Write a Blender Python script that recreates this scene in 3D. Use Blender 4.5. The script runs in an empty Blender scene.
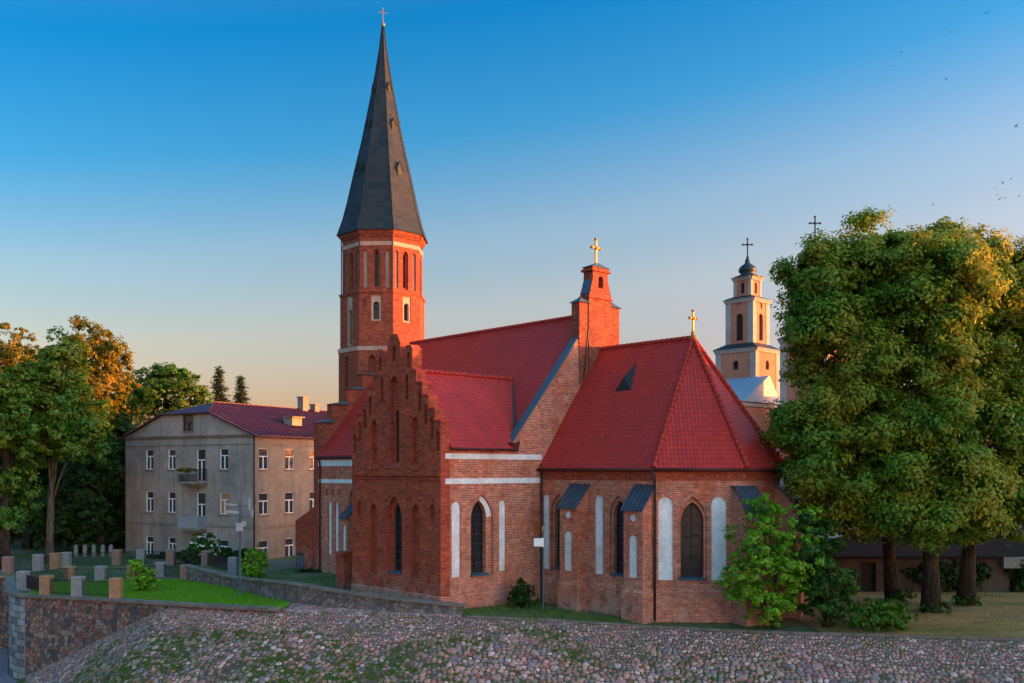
import bpy, bmesh, math, random
import numpy as np
from mathutils import Vector, Matrix
from mathutils.geometry import tessellate_polygon
R = math.radians
random.seed(7)
scene = bpy.context.scene
COL = scene.collection

# ------------------------------------------------------------------ camera, sky, sun, exposure
FPX, HOR, CAMH = 950.0, 470.0, 8.0
cam = bpy.data.cameras.new('camera'); camo = bpy.data.objects.new('camera', cam); COL.objects.link(camo)
camo.location = (0, 0, CAMH); camo.rotation_euler = (R(90), 0, 0)
cam.sensor_width = 36; cam.lens = FPX/1024*36; cam.shift_y = (HOR-341.5)/1024
cam.clip_start = .5; cam.clip_end = 6000
scene.camera = camo
SUN_EL, SUN_PHI = 2.6, 3.5            # elevation; azimuth counted from +X towards +Y
w = bpy.data.worlds.new('World'); scene.world = w; w.use_nodes = True
wt = w.node_tree; bg = wt.nodes['Background']
sky = wt.nodes.new('ShaderNodeTexSky'); sky.sky_type = 'NISHITA'; sky.sun_disc = False
sky.sun_elevation = R(SUN_EL); sky.sun_rotation = R(90-SUN_PHI)
sky.air_density = 1.0; sky.dust_density = 1.0; sky.ozone_density = 3.0; sky.altitude = 60
# dusk grading of the sky by elevation: deeper blue aloft, peach near the horizon
tc_ = wt.nodes.new('ShaderNodeTexCoord'); sx_ = wt.nodes.new('ShaderNodeSeparateXYZ'); cr_ = wt.nodes.new('ShaderNodeValToRGB')
wt.links.new(tc_.outputs['Generated'], sx_.inputs[0]); ma_ = wt.nodes.new('ShaderNodeMath'); ma_.operation = 'MULTIPLY_ADD'; ma_.inputs[1].default_value = -.13
wt.links.new(sx_.outputs['X'], ma_.inputs[0]); wt.links.new(sx_.outputs['Z'], ma_.inputs[2]); wt.links.new(ma_.outputs[0], cr_.inputs[0])
GR = [(0.0, (1.5, .95, 1.1)), (.096, (1.26, .68, .60)), (.17, (1.50, .86, .66)), (.249, (1.22, .91, .77)), (.34, (.32, .79, .86)), (.44, (.05, .67, .88)), (.70, (.85, .95, .95))]  # last stop lifts the unseen zenith as added fill light
while len(cr_.color_ramp.elements) < len(GR): cr_.color_ramp.elements.new(.5)
for e_, (p_, c_) in zip(cr_.color_ramp.elements, GR): e_.position = p_; e_.color = (c_[0]/2, c_[1]/2, c_[2]/2, 1)
ml_ = wt.nodes.new('ShaderNodeVectorMath'); ml_.operation = 'MULTIPLY'; wt.links.new(sky.outputs[0], ml_.inputs[0]); wt.links.new(cr_.outputs[0], ml_.inputs[1])
m2_ = wt.nodes.new('ShaderNodeVectorMath'); m2_.operation = 'SCALE'; m2_.inputs['Scale'].default_value = 2.0; wt.links.new(ml_.outputs[0], m2_.inputs[0])
# glow added to the unseen sky behind the viewer, sun's side, fills shaded walls
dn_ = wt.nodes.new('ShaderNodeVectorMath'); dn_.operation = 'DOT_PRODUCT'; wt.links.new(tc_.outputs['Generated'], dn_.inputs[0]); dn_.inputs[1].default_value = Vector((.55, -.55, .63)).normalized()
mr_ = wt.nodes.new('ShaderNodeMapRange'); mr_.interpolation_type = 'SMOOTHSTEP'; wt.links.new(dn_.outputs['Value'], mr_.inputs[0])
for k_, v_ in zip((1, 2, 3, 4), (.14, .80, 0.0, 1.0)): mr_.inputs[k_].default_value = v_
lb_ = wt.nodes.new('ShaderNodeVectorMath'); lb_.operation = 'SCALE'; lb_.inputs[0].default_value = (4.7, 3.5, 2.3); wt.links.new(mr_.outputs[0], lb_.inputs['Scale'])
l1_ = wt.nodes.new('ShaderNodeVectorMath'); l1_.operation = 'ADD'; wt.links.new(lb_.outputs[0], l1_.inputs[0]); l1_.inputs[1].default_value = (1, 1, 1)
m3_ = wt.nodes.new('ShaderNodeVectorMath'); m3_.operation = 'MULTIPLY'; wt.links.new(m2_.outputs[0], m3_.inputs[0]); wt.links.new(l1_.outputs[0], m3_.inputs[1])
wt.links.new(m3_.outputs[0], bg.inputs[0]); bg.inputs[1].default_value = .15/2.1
sl = bpy.data.lights.new('sun', 'SUN'); so = bpy.data.objects.new('sun', sl); COL.objects.link(so)
sl.energy = 2.0; sl.color = (.60, .205, .018); sl.angle = R(.5)
sd = Vector((math.cos(R(SUN_PHI))*math.cos(R(SUN_EL)), math.sin(R(SUN_PHI))*math.cos(R(SUN_EL)), math.sin(R(SUN_EL))))
so.rotation_euler = sd.to_track_quat('Z', 'Y').to_euler(); so.location = (80, 20, 60)
scene.view_settings.view_transform = 'Standard'; scene.view_settings.look = 'None'
scene.view_settings.exposure = 3.47; scene.view_settings.gamma = 1; scene.view_settings.use_curve_mapping = False

# ------------------------------------------------------------------ materials
def mk(name):
    m = bpy.data.materials.new(name); m.use_nodes = True
    b = m.node_tree.nodes['Principled BSDF']; b.inputs['Specular IOR Level'].default_value = .22
    return m, m.node_tree, b
def N(nt, typ, ins=None, **props):
    n = nt.nodes.new(typ)
    for k, v in props.items(): setattr(n, k, v)
    for k, v in (ins or {}).items():
        if isinstance(v, bpy.types.NodeSocket): nt.links.new(v, n.inputs[k])
        else: n.inputs[k].default_value = v
    return n
def ramp(nt, fac, stops, interp='LINEAR'):
    n = nt.nodes.new('ShaderNodeValToRGB'); cr = n.color_ramp; cr.interpolation = interp
    while len(cr.elements) < len(stops): cr.elements.new(.5)
    for e, (p, c) in zip(cr.elements, stops):
        e.position = p; e.color = (*c, 1) if len(c) == 3 else c
    nt.links.new(fac, n.inputs[0]); return n.outputs[0]
def mixc(nt, fac, a, b, mode='MIX'):
    n = nt.nodes.new('ShaderNodeMix'); n.data_type = 'RGBA'; n.blend_type = mode
    for i, v in ((0, fac), (6, a), (7, b)):
        if isinstance(v, bpy.types.NodeSocket): nt.links.new(v, n.inputs[i])
        else: n.inputs[i].default_value = v if not isinstance(v, tuple) or len(v) == 4 else (*v, 1)
    return n.outputs[2]
def math_(nt, op, a, b=0.0):
    n = nt.nodes.new('ShaderNodeMath'); n.operation = op
    for i, v in ((0, a), (1, b)):
        if isinstance(v, bpy.types.NodeSocket): nt.links.new(v, n.inputs[i])
        else: n.inputs[i].default_value = v
    return n.outputs[0]
def noise(nt, vec, scale, detail=4, rough=.6):
    return N(nt, 'ShaderNodeTexNoise', {'Vector': vec, 'Scale': scale, 'Detail': detail, 'Roughness': rough}).outputs['Fac']
def bump(nt, bsdf, h, strength=.5, dist=.02):
    b = N(nt, 'ShaderNodeBump', {'Height': h, 'Strength': strength, 'Distance': dist})
    nt.links.new(b.outputs[0], bsdf.inputs['Normal'])
def coords(nt):
    t = nt.nodes.new('ShaderNodeTexCoord'); return t.outputs['UV'], t.outputs['Object']

def brick_mat(name, c1, c2, mortar, worn, msize=.014):
    m, nt, b = mk(name); uv, ob = coords(nt)
    jit = N(nt, 'ShaderNodeTexNoise', {'Vector': uv, 'Scale': 3.0, 'Detail': 2.0})
    add = N(nt, 'ShaderNodeVectorMath', {0: uv}, operation='ADD')
    sc = N(nt, 'ShaderNodeVectorMath', {0: jit.outputs['Color'], 'Scale': .02}, operation='SCALE')
    nt.links.new(sc.outputs[0], add.inputs[1])
    br = N(nt, 'ShaderNodeTexBrick', {'Vector': add.outputs[0], 'Scale': 1.0, 'Mortar Size': msize, 'Mortar Smooth': .3,
        'Bias': -.1, 'Brick Width': .29, 'Row Height': .095, 'Color1': (*c1, 1), 'Color2': (*c2, 1), 'Mortar': (*mortar, 1)}, offset=.5)
    # single odd bricks: burnt or pale
    fu = N(nt, 'ShaderNodeVectorMath', {0: add.outputs[0], 1: (1/.29, 1/.095, 1)}, operation='MULTIPLY')
    fl = N(nt, 'ShaderNodeVectorMath', {0: fu.outputs[0]}, operation='FLOOR')
    wn = N(nt, 'ShaderNodeTexWhiteNoise', {'Vector': fl.outputs[0]})
    odd = ramp(nt, wn.outputs['Value'], [(0, (.55, .55, .6)), (.18, (.9, .9, .9)), (.8, (1.05, 1.05, 1.05)), (1, (1.5, 1.4, 1.3))])
    big = noise(nt, ob, .45, 6, .65)
    col = mixc(nt, ramp(nt, big, [(.46, (0, 0, 0)), (.62, (1, 1, 1))]), br.outputs['Color'], worn)
    col = mixc(nt, .85, col, odd, 'MULTIPLY')
    med = noise(nt, ob, 2.2, 5, .7)
    col = mixc(nt, .55, col, ramp(nt, med, [(.3, (.55, .5, .5)), (.7, (1.25, 1.2, 1.15))]), 'MULTIPLY')
    # pale limewashed smears
    sm = noise(nt, ob, 1.1, 7, .75)
    col = mixc(nt, ramp(nt, sm, [(.58, (0, 0, 0)), (.72, (.35, .35, .35))]), col, mortar)
    sz = N(nt, 'ShaderNodeSeparateXYZ', {0: ob}); low = N(nt, 'ShaderNodeMapRange', {0: sz.outputs[2], 1: 2.6, 2: .3, 3: 0.0, 4: 1.0})
    lm = math_(nt, 'MULTIPLY', low.outputs[0], ramp(nt, noise(nt, ob, .9, 7, .72), [(.44, (0, 0, 0)), (.60, (1, 1, 1))]))
    col = mixc(nt, math_(nt, 'MULTIPLY', lm, .75), col, (.44, .27, .22, 1))
    dk = math_(nt, 'MULTIPLY', low.outputs[0], ramp(nt, noise(nt, ob, 1.6, 7, .72), [(.52, (0, 0, 0)), (.66, (1, 1, 1))]))
    col = mixc(nt, math_(nt, 'MULTIPLY', dk, .75), col, (.11, .045, .035, 1))
    sv = N(nt, 'ShaderNodeVectorMath', {0: uv, 1: (1.6, .14, 1)}, operation='MULTIPLY')
    col = mixc(nt, math_(nt, 'MULTIPLY', ramp(nt, noise(nt, sv.outputs[0], 1.0, 6, .7), [(.5, (0, 0, 0)), (.72, (1, 1, 1))]), .45), col, (.12, .05, .04, 1))
    nt.links.new(col, b.inputs['Base Color']); b.inputs['Roughness'].default_value = .9
    b.inputs['Specular IOR Level'].default_value = .2
    bump(nt, b, math_(nt, 'ADD', math_(nt, 'MULTIPLY', br.outputs['Fac'], -1.0), math_(nt, 'MULTIPLY', med, .8)), .8, .02)
    return m
def tile_mat(name, c, tw=.21, th=.30):
    m, nt, b = mk(name); uv, ob = coords(nt)
    s = N(nt, 'ShaderNodeSeparateXYZ', {0: uv})
    u = math_(nt, 'DIVIDE', s.outputs[0], tw); v = math_(nt, 'DIVIDE', s.outputs[1], th)
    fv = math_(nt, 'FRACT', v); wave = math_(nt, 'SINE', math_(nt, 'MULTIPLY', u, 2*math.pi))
    cell = N(nt, 'ShaderNodeCombineXYZ', {0: math_(nt, 'FLOOR', u), 1: math_(nt, 'FLOOR', v)})
    wn = N(nt, 'ShaderNodeTexWhiteNoise', {'Vector': cell.outputs[0]})
    k = ramp(nt, wn.outputs['Value'], [(0, (.88, .88, .89)), (.5, (1, 1, 1)), (1, (1.12, 1.09, 1.08))])
    col = mixc(nt, 1.0, (*c, 1), k, 'MULTIPLY')
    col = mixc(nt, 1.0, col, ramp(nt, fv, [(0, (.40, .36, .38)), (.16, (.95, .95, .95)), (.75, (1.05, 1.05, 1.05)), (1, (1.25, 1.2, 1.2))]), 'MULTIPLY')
    col = mixc(nt, .3, col, ramp(nt, noise(nt, ob, .5, 6, .7), [(.3, (.65, .6, .65)), (.7, (1.2, 1.12, 1.1))]), 'MULTIPLY')
    sv = N(nt, 'ShaderNodeVectorMath', {0: uv, 1: (1.1, .10, 1)}, operation='MULTIPLY')
    col = mixc(nt, .6, col, ramp(nt, noise(nt, sv.outputs[0], 1.0, 7, .7), [(.32, (.70, .66, .68)), (.55, (1, 1, 1)), (.72, (1.16, 1.14, 1.12))]), 'MULTIPLY')
    lich = noise(nt, ob, 1.7, 8, .75)
    col = mixc(nt, ramp(nt, lich, [(.6, (0, 0, 0)), (.75, (.3, .3, .3))]), col, (.05, .03, .03, 1))
    nt.links.new(col, b.inputs['Base Color']); b.inputs['Roughness'].default_value = .48
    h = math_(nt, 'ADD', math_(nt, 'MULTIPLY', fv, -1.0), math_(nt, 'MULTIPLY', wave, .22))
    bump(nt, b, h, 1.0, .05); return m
def stain_mat(name, c, dark, rough=.9, scale=.35, streak=0.0, bmp=.3):
    m, nt, b = mk(name); uv, ob = coords(nt)
    col = mixc(nt, ramp(nt, noise(nt, ob, scale, 7, .7), [(.38, (0, 0, 0)), (.68, (1, 1, 1))]), (*c, 1), (*dark, 1))
    if streak:
        st = N(nt, 'ShaderNodeVectorMath', {0: uv, 1: (2.2, .22, 1)}, operation='MULTIPLY')
        col = mixc(nt, math_(nt, 'MULTIPLY', ramp(nt, noise(nt, st.outputs[0], 1.0, 6, .7), [(.48, (0, 0, 0)), (.7, (1, 1, 1))]), streak), col, (*dark, 1))
    fine = noise(nt, ob, 9, 4, .7)
    col = mixc(nt, .45, col, ramp(nt, fine, [(.25, (.6, .6, .6)), (.75, (1.2, 1.2, 1.2))]), 'MULTIPLY')
    nt.links.new(col, b.inputs['Base Color']); b.inputs['Roughness'].default_value = rough
    bump(nt, b, fine, bmp, .02); return m
def plain(name, c, rough=.6, metal=0.0, var=.3, scale=3.0):
    m, nt, b = mk(name); uv, ob = coords(nt)
    col = mixc(nt, var, (*c, 1), ramp(nt, noise(nt, ob, scale, 5, .65), [(.25, (.4, .4, .4)), (.75, (1.4, 1.4, 1.4))]), 'MULTIPLY')
    nt.links.new(col, b.inputs['Base Color']); b.inputs['Roughness'].default_value = rough; b.inputs['Metallic'].default_value = metal
    return m
def leaf_mat(name, a, bcol, ccol, scale=.35, trans=.35):
    m, nt, b = mk(name); uv, ob = coords(nt)
    g = nt.nodes.new('ShaderNodeNewGeometry')
    col = mixc(nt, g.outputs['Random Per Island'], (*a, 1), (*bcol, 1))
    col = mixc(nt, ramp(nt, noise(nt, ob, scale, 4, .6), [(.42, (0, 0, 0)), (.66, (1, 1, 1))]), col, (*ccol, 1))
    nt.links.new(col, b.inputs['Base Color']); b.inputs['Roughness'].default_value = .55
    b.inputs['Specular IOR Level'].default_value = .3
    t = N(nt, 'ShaderNodeBsdfTranslucent', {'Color': col})
    mx = N(nt, 'ShaderNodeMixShader', {0: trans, 1: b.outputs[0], 2: t.outputs[0]})
    nt.links.new(mx.outputs[0], nt.nodes['Material Output'].inputs[0]); return m
def glass_mat(name, c, rough=.12):
    m, nt, b = mk(name); uv, ob = coords(nt)
    n = noise(nt, ob, 1.6, 3)
    col = mixc(nt, n, tuple(x*.4 for x in c)+(1,), tuple(x*1.6 for x in c)+(1,))
    nt.links.new(col, b.inputs['Base Color']); b.inputs['Roughness'].default_value = rough
    bump(nt, b, noise(nt, ob, 2.5, 2), .15, .05); return m
def stones_mat(name, cols, scale, mortar, kind='vor'):
    m, nt, b = mk(name); uv, ob = coords(nt)
    if kind == 'vor':
        j = N(nt, 'ShaderNodeTexNoise', {'Vector': uv, 'Scale': 2.0})
        js = N(nt, 'ShaderNodeVectorMath', {0: j.outputs['Color'], 'Scale': .3}, operation='SCALE'); a = N(nt, 'ShaderNodeVectorMath', {0: uv, 1: js.outputs[0]}, operation='ADD')
        v1 = N(nt, 'ShaderNodeTexVoronoi', {'Vector': a.outputs[0], 'Scale': scale, 'Randomness': .9}, voronoi_dimensions='2D')
        v2 = N(nt, 'ShaderNodeTexVoronoi', {'Vector': a.outputs[0], 'Scale': scale, 'Randomness': .9}, voronoi_dimensions='2D', feature='DISTANCE_TO_EDGE')
        sep = N(nt, 'ShaderNodeSeparateColor', {0: v1.outputs['Color']})
        val = sep.outputs[0]; edge = ramp(nt, v2.outputs['Distance'], [(.02, (0, 0, 0)), (.09, (1, 1, 1))])
    else:
        br = N(nt, 'ShaderNodeTexBrick', {'Vector': uv, 'Scale': 1.0, 'Mortar Size': .02, 'Brick Width': .75, 'Row Height': .42,
             'Color1': (0, 0, 0, 1), 'Color2': (1, 1, 1, 1), 'Mortar': (.5, .5, .5, 1)})
        fu = N(nt, 'ShaderNodeVectorMath', {0: uv, 1: (1/.75, 1/.42, 1)}, operation='MULTIPLY')
        val = N(nt, 'ShaderNodeSeparateColor', {0: br.outputs['Color']}).outputs[0]
        edge = math_(nt, 'SUBTRACT', 1.0, br.outputs['Fac'])
    n = len(cols)
    c = ramp(nt, val, [(i/n, x) for i, x in enumerate(cols)], 'CONSTANT' if kind == 'vor' else 'LINEAR')
    fine = noise(nt, ob, 7, 5, .7)
    c = mixc(nt, .5, c, ramp(nt, fine, [(.25, (.5, .5, .5)), (.75, (1.35, 1.35, 1.35))]), 'MULTIPLY')
    c = mixc(nt, edge, (*mortar, 1), c)
    nt.links.new(c, b.inputs['Base Color']); b.inputs['Roughness'].default_value = .85
    bump(nt, b, math_(nt, 'ADD', edge, math_(nt, 'MULTIPLY', fine, .4)), .9, .05); return m
def island_mat(name, cols, rough=.8, sc=9, moss=False):
    m, nt, b = mk(name); uv, ob = coords(nt)
    g = nt.nodes.new('ShaderNodeNewGeometry'); n = len(cols)
    c = ramp(nt, g.outputs['Random Per Island'], [(i/n, x) for i, x in enumerate(cols)], 'CONSTANT')
    fine = noise(nt, ob, sc, 5, .7)
    c = mixc(nt, .6, c, ramp(nt, fine, [(.25, (.5, .5, .5)), (.75, (1.4, 1.4, 1.4))]), 'MULTIPLY')
    if moss:
        c = mixc(nt, ramp(nt, noise(nt, ob, .42, 7, .7), [(.46, (0, 0, 0)), (.64, (.4, .4, .4))]), c, (.12, .10, .05, 1))
        c = mixc(nt, .5, c, ramp(nt, noise(nt, ob, .9, 6, .7), [(.3, (.62, .6, .62)), (.7, (1.3, 1.28, 1.25))]), 'MULTIPLY')
    nt.links.new(c, b.inputs['Base Color']); b.inputs['Roughness'].default_value = rough
    bump(nt, b, fine, .5, .02); return m

M = {}
M['brick'] = brick_mat('weathered brick', (.54, .092, .034), (.29, .048, .024), (.54, .39, .30), (.47, .135, .075, 1), .018)
M['brick_red'] = brick_mat('red brick', (.385, .053, .020), (.24, .034, .017), (.32, .145, .095), (.37, .070, .035, 1), .010)
M['brick_tower'] = brick_mat('tower brick', (.29, .058, .028), (.18, .036, .020), (.27, .15, .105), (.27, .07, .04, 1), .010)
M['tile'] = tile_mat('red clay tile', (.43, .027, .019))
M['ridge'] = plain('ridge tile', (.38, .035, .024), .7)
M['limewash'] = stain_mat('worn limewash', (.44, .31, .245), (.33, .19, .14), .9, .8, .4)
M['white'] = stain_mat('white plaster', (.74, .74, .75), (.50, .48, .48), .9, .9, .55)
M['slate'] = tile_mat('dark slate', (.05, .065, .085), .3, .22)
M['spire'] = None
M['coping'] = plain('weathered metal coping', (.055, .095, .125), .55, .1)
M['gutter'] = plain('dark red gutter', (.07, .018, .018), .5)
M['pipe'] = plain('brown downpipe', (.055, .02, .02), .5)
M['pane'] = glass_mat('dark leaded pane', (.022, .024, .030), .15)
M['lead'] = plain('lead bars', (.030, .028, .030), .6)
M['gold'] = plain('gilded metal', (.42, .20, .045), .5, .6)
M['iron'] = plain('black iron', (.02, .02, .022), .55, .2)
M['stucco_grey'] = stain_mat('grey stained stucco', (.40, .31, .265), (.19, .15, .14), .95, .25, .8)
M['stucco_ochre'] = stain_mat('ochre stained stucco', (.30, .275, .215), (.16, .145, .12), .95, .3, .6)
M['trim'] = stain_mat('stucco trim', (.31, .26, .21), (.16, .14, .12), .95, .5, .6)
M['wframe'] = plain('white window frame', (.72, .72, .72), .6, 0, .15)
M['wpane'] = glass_mat('window pane', (.03, .036, .045), .06)
M['curtain'] = plain('drawn orange blind', (.38, .17, .06), .8)
M['metalroof'] = plain('red standing seam sheet', (.080, .024, .040), .5, .1, .6, .7)
M['pinkstucco'] = stain_mat('peach stucco', (.47, .20, .13), (.36, .14, .09), .9, .4, .3)
M['cream'] = stain_mat('cream stucco', (.40, .355, .33), (.29, .255, .24), .9, .4, .3)
M['steel'] = plain('grey painted steel', (.30, .31, .33), .6, .1)
M['dome'] = plain('dark dome sheet', (.03, .04, .05), .45, .4)
M['blueroof'] = plain('blue grey sheet', (.22, .32, .42), .5, .2)
M['granite'] = plain('pinkish granite', (.23, .13, .105), .85, 0, .7, 6)
M['granite_pale'] = plain('pale granite', (.20, .19, .19), .85, 0, .6, 6)
M['granite_ochre'] = plain('ochre granite', (.26, .15, .085), .85, 0, .7, 6)
M['kerb'] = stain_mat('kerb stone', (.21, .165, .14), (.11, .085, .075), .9, 1.2)
M['rubble'] = stones_mat('fieldstone masonry', [(.22, .085, .06), (.10, .085, .085), (.27, .15, .105), (.16, .13, .115), (.24, .105, .08), (.075, .06, .062), (.26, .18, .13), (.17, .08, .06)], 3.3, (.075, .058, .05))
M['rubble_grey'] = stones_mat('grey fieldstone masonry', [(.15, .11, .10), (.10, .095, .10), (.21, .16, .135), (.15, .145, .145), (.20, .12, .10), (.085, .075, .08), (.23, .20, .175), (.13, .085, .075)], 3.9, (.12, .10, .09))
M['ashlar'] = stones_mat('granite ashlar', [(.085, .085, .09), (.14, .135, .135), (.19, .175, .165), (.30, .285, .275)], 1, (.06, .057, .055), 'brick')
M['cobble'] = island_mat('cobbles', [(0.401, 0.184, 0.159), (0.244, 0.145, 0.154), (0.473, 0.24, 0.194), (0.344, 0.119, 0.099), (0.287, 0.184, 0.189), (0.531, 0.3, 0.249), (0.179, 0.1, 0.099), (0.416, 0.19, 0.149), (0.329, 0.2, 0.184), (0.573, 0.359, 0.338), (0.258, 0.1, 0.085), (0.215, 0.154, 0.174), (0.43, 0.219, 0.164), (0.316, 0.17, 0.159), (0.373, 0.149, 0.134), (0.244, 0.17, 0.149)], moss=True)
def bark_mat(name, c0, c1):
    m, nt, b = mk(name); uv, ob = coords(nt)
    st = N(nt, 'ShaderNodeVectorMath', {0: ob, 1: (9, 9, 1.3)}, operation='MULTIPLY')
    r = noise(nt, st.outputs[0], 1.0, 6, .7); big = noise(nt, ob, .9, 5, .7)
    c = mixc(nt, ramp(nt, r, [(.40, (0, 0, 0)), (.62, (1, 1, 1))]), (*c1, 1), (*c0, 1))
    c = mixc(nt, .7, c, ramp(nt, big, [(.3, (.5, .5, .45)), (.7, (1.5, 1.45, 1.3))]), 'MULTIPLY')
    nt.links.new(c, b.inputs['Base Color']); b.inputs['Roughness'].default_value = .95
    bump(nt, b, r, 1.0, .12); return m
M['bark'] = bark_mat('ridged bark', (.060, .044, .032), (.016, .012, .010))
M['bark_grey'] = bark_mat('grey bark', (.16, .13, .105), (.06, .048, .04))
M['linden'] = leaf_mat('linden leaves', (.060, .185, .014), (.19, .30, .022), (.34, .31, .026), .28, .45)
M['park'] = leaf_mat('park tree leaves', (.036, .14, .012), (.085, .20, .015), (.15, .20, .016))
M['maple'] = leaf_mat('maple leaves', (.085, .13, .010), (.23, .20, .013), (.32, .20, .015), .35, .45)
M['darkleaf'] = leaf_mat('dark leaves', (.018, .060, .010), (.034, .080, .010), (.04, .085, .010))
M['lime'] = leaf_mat('bright shrub leaves', (.11, .33, .012), (.27, .47, .018), (.12, .29, .012), .8)
M['shrub'] = leaf_mat('green shrub leaves', (.030, .115, .012), (.06, .155, .014), (.038, .105, .012), .8)
M['bush'] = leaf_mat('fresh bush leaves', (.045, .16, .012), (.11, .26, .015), (.06, .16, .012), .8)
M['needle'] = leaf_mat('spruce needles', (.02, .04, .012), (.035, .055, .018), (.03, .045, .012))
M['petal'] = plain('white petals', (.7, .7, .66), .8)
M['grass'] = leaf_mat('grass blades', (.085, .24, .006), (.15, .33, .009), (.12, .24, .007), .6)
M['drygrass'] = leaf_mat('dry grass blades', (.22, .14, .03), (.30, .17, .045), (.10, .12, .01), .4)
M['moss'] = leaf_mat('weeds between cobbles', (.055, .15, .009), (.11, .20, .012), (.14, .15, .02), .6)
M['concrete'] = stain_mat('concrete', (.28, .26, .24), (.16, .15, .14), .9, .7, .4)
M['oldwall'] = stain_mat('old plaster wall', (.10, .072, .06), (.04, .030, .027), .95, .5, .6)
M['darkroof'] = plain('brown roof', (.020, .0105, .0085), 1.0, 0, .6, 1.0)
M['door'] = plain('dark door and shaded opening', (.02, .016, .014), .7)
M['bird'] = plain('dark feathers', (.02, .02, .022), .8)
M['asphalt'] = stain_mat('asphalt', (.24, .18, .20), (.17, .13, .15), .9, .6)
def spire_mat():
    m, nt, b = mk('dark seamed sheet'); uv, ob = coords(nt)
    s = N(nt, 'ShaderNodeSeparateXYZ', {0: uv})
    fv = math_(nt, 'FRACT', math_(nt, 'DIVIDE', s.outputs[1], .55)); fu = math_(nt, 'FRACT', math_(nt, 'DIVIDE', s.outputs[0], .7))
    seam = math_(nt, 'MAXIMUM', math_(nt, 'GREATER_THAN', fv, .93), math_(nt, 'GREATER_THAN', fu, .96))
    cell = N(nt, 'ShaderNodeCombineXYZ', {0: math_(nt, 'FLOOR', math_(nt, 'DIVIDE', s.outputs[0], .7)), 1: math_(nt, 'FLOOR', math_(nt, 'DIVIDE', s.outputs[1], .55))})
    wn = N(nt, 'ShaderNodeTexWhiteNoise', {'Vector': cell.outputs[0]})
    c = ramp(nt, wn.outputs['Value'], [(0, (.010, .019, .026)), (1, (.024, .030, .035))])
    c = mixc(nt, .5, c, ramp(nt, noise(nt, ob, .8, 6, .7), [(.3, (.6, .6, .6)), (.7, (1.3, 1.3, 1.3))]), 'MULTIPLY')
    nt.links.new(c, b.inputs['Base Color']); b.inputs['Roughness'].default_value = .6; b.inputs['Metallic'].default_value = .0
    bump(nt, b, seam, .6, .03); return m
M['spire'] = spire_mat()
def ground_mat():
    m, nt, b = mk('earth and thin grass'); uv, ob = coords(nt)
    c = mixc(nt, ramp(nt, noise(nt, ob, .22, 6, .7), [(.42, (0, 0, 0)), (.6, (1, 1, 1))]), (.055, .095, .022, 1), (.16, .125, .075, 1))
    c = mixc(nt, .6, c, ramp(nt, noise(nt, ob, 4, 6, .7), [(.3, (.5, .5, .5)), (.7, (1.35, 1.35, 1.35))]), 'MULTIPLY')
    nt.links.new(c, b.inputs['Base Color']); b.inputs['Roughness'].default_value = .95
    bump(nt, b, noise(nt, ob, 8, 5, .7), .6, .05); return m
M['ground'] = ground_mat()
def bank_mat():
    m, nt, b = mk('soil and moss between stones'); uv, ob = coords(nt)
    c = mixc(nt, ramp(nt, noise(nt, ob, .35, 5, .6), [(.45, (0, 0, 0)), (.58, (1, 1, 1))]), (.11, .072, .055, 1), (.06, .07, .012, 1))
    nt.links.new(c, b.inputs['Base Color']); b.inputs['Roughness'].default_value = .95
    bump(nt, b, noise(nt, ob, 8, 5, .7), .6, .05); return m
M['bank'] = bank_mat()
def lawn_mat():
    m, nt, b = mk('mown lawn'); uv, ob = coords(nt)
    c = mixc(nt, noise(nt, ob, 1.5, 6, .7), (.07, .20, .006, 1), (.14, .30, .008, 1))
    nt.links.new(c, b.inputs['Base Color']); b.inputs['Roughness'].default_value = .95
    bump(nt, b, noise(nt, ob, 20, 4, .7), .8, .04); return m
M['lawn'] = lawn_mat()
def dry_mat():
    m, nt, b = mk('dry trodden grass'); uv, ob = coords(nt)
    st = N(nt, 'ShaderNodeVectorMath', {0: ob, 1: (.12, .55, 1)}, operation='MULTIPLY')
    c = mixc(nt, ramp(nt, noise(nt, st.outputs[0], 1.0, 6, .65), [(.34, (0, 0, 0)), (.54, (1, 1, 1))]), (.095, .085, .012, 1), (.33, .165, .060, 1))
    c = mixc(nt, .5, c, ramp(nt, noise(nt, ob, 5, 6, .7), [(.3, (.5, .5, .5)), (.7, (1.35, 1.35, 1.35))]), 'MULTIPLY')
    nt.links.new(c, b.inputs['Base Color']); b.inputs['Roughness'].default_value = .95
    bump(nt, b, noise(nt, ob, 9, 5, .7), .6, .05); return m
M['dry'] = dry_mat()

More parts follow.
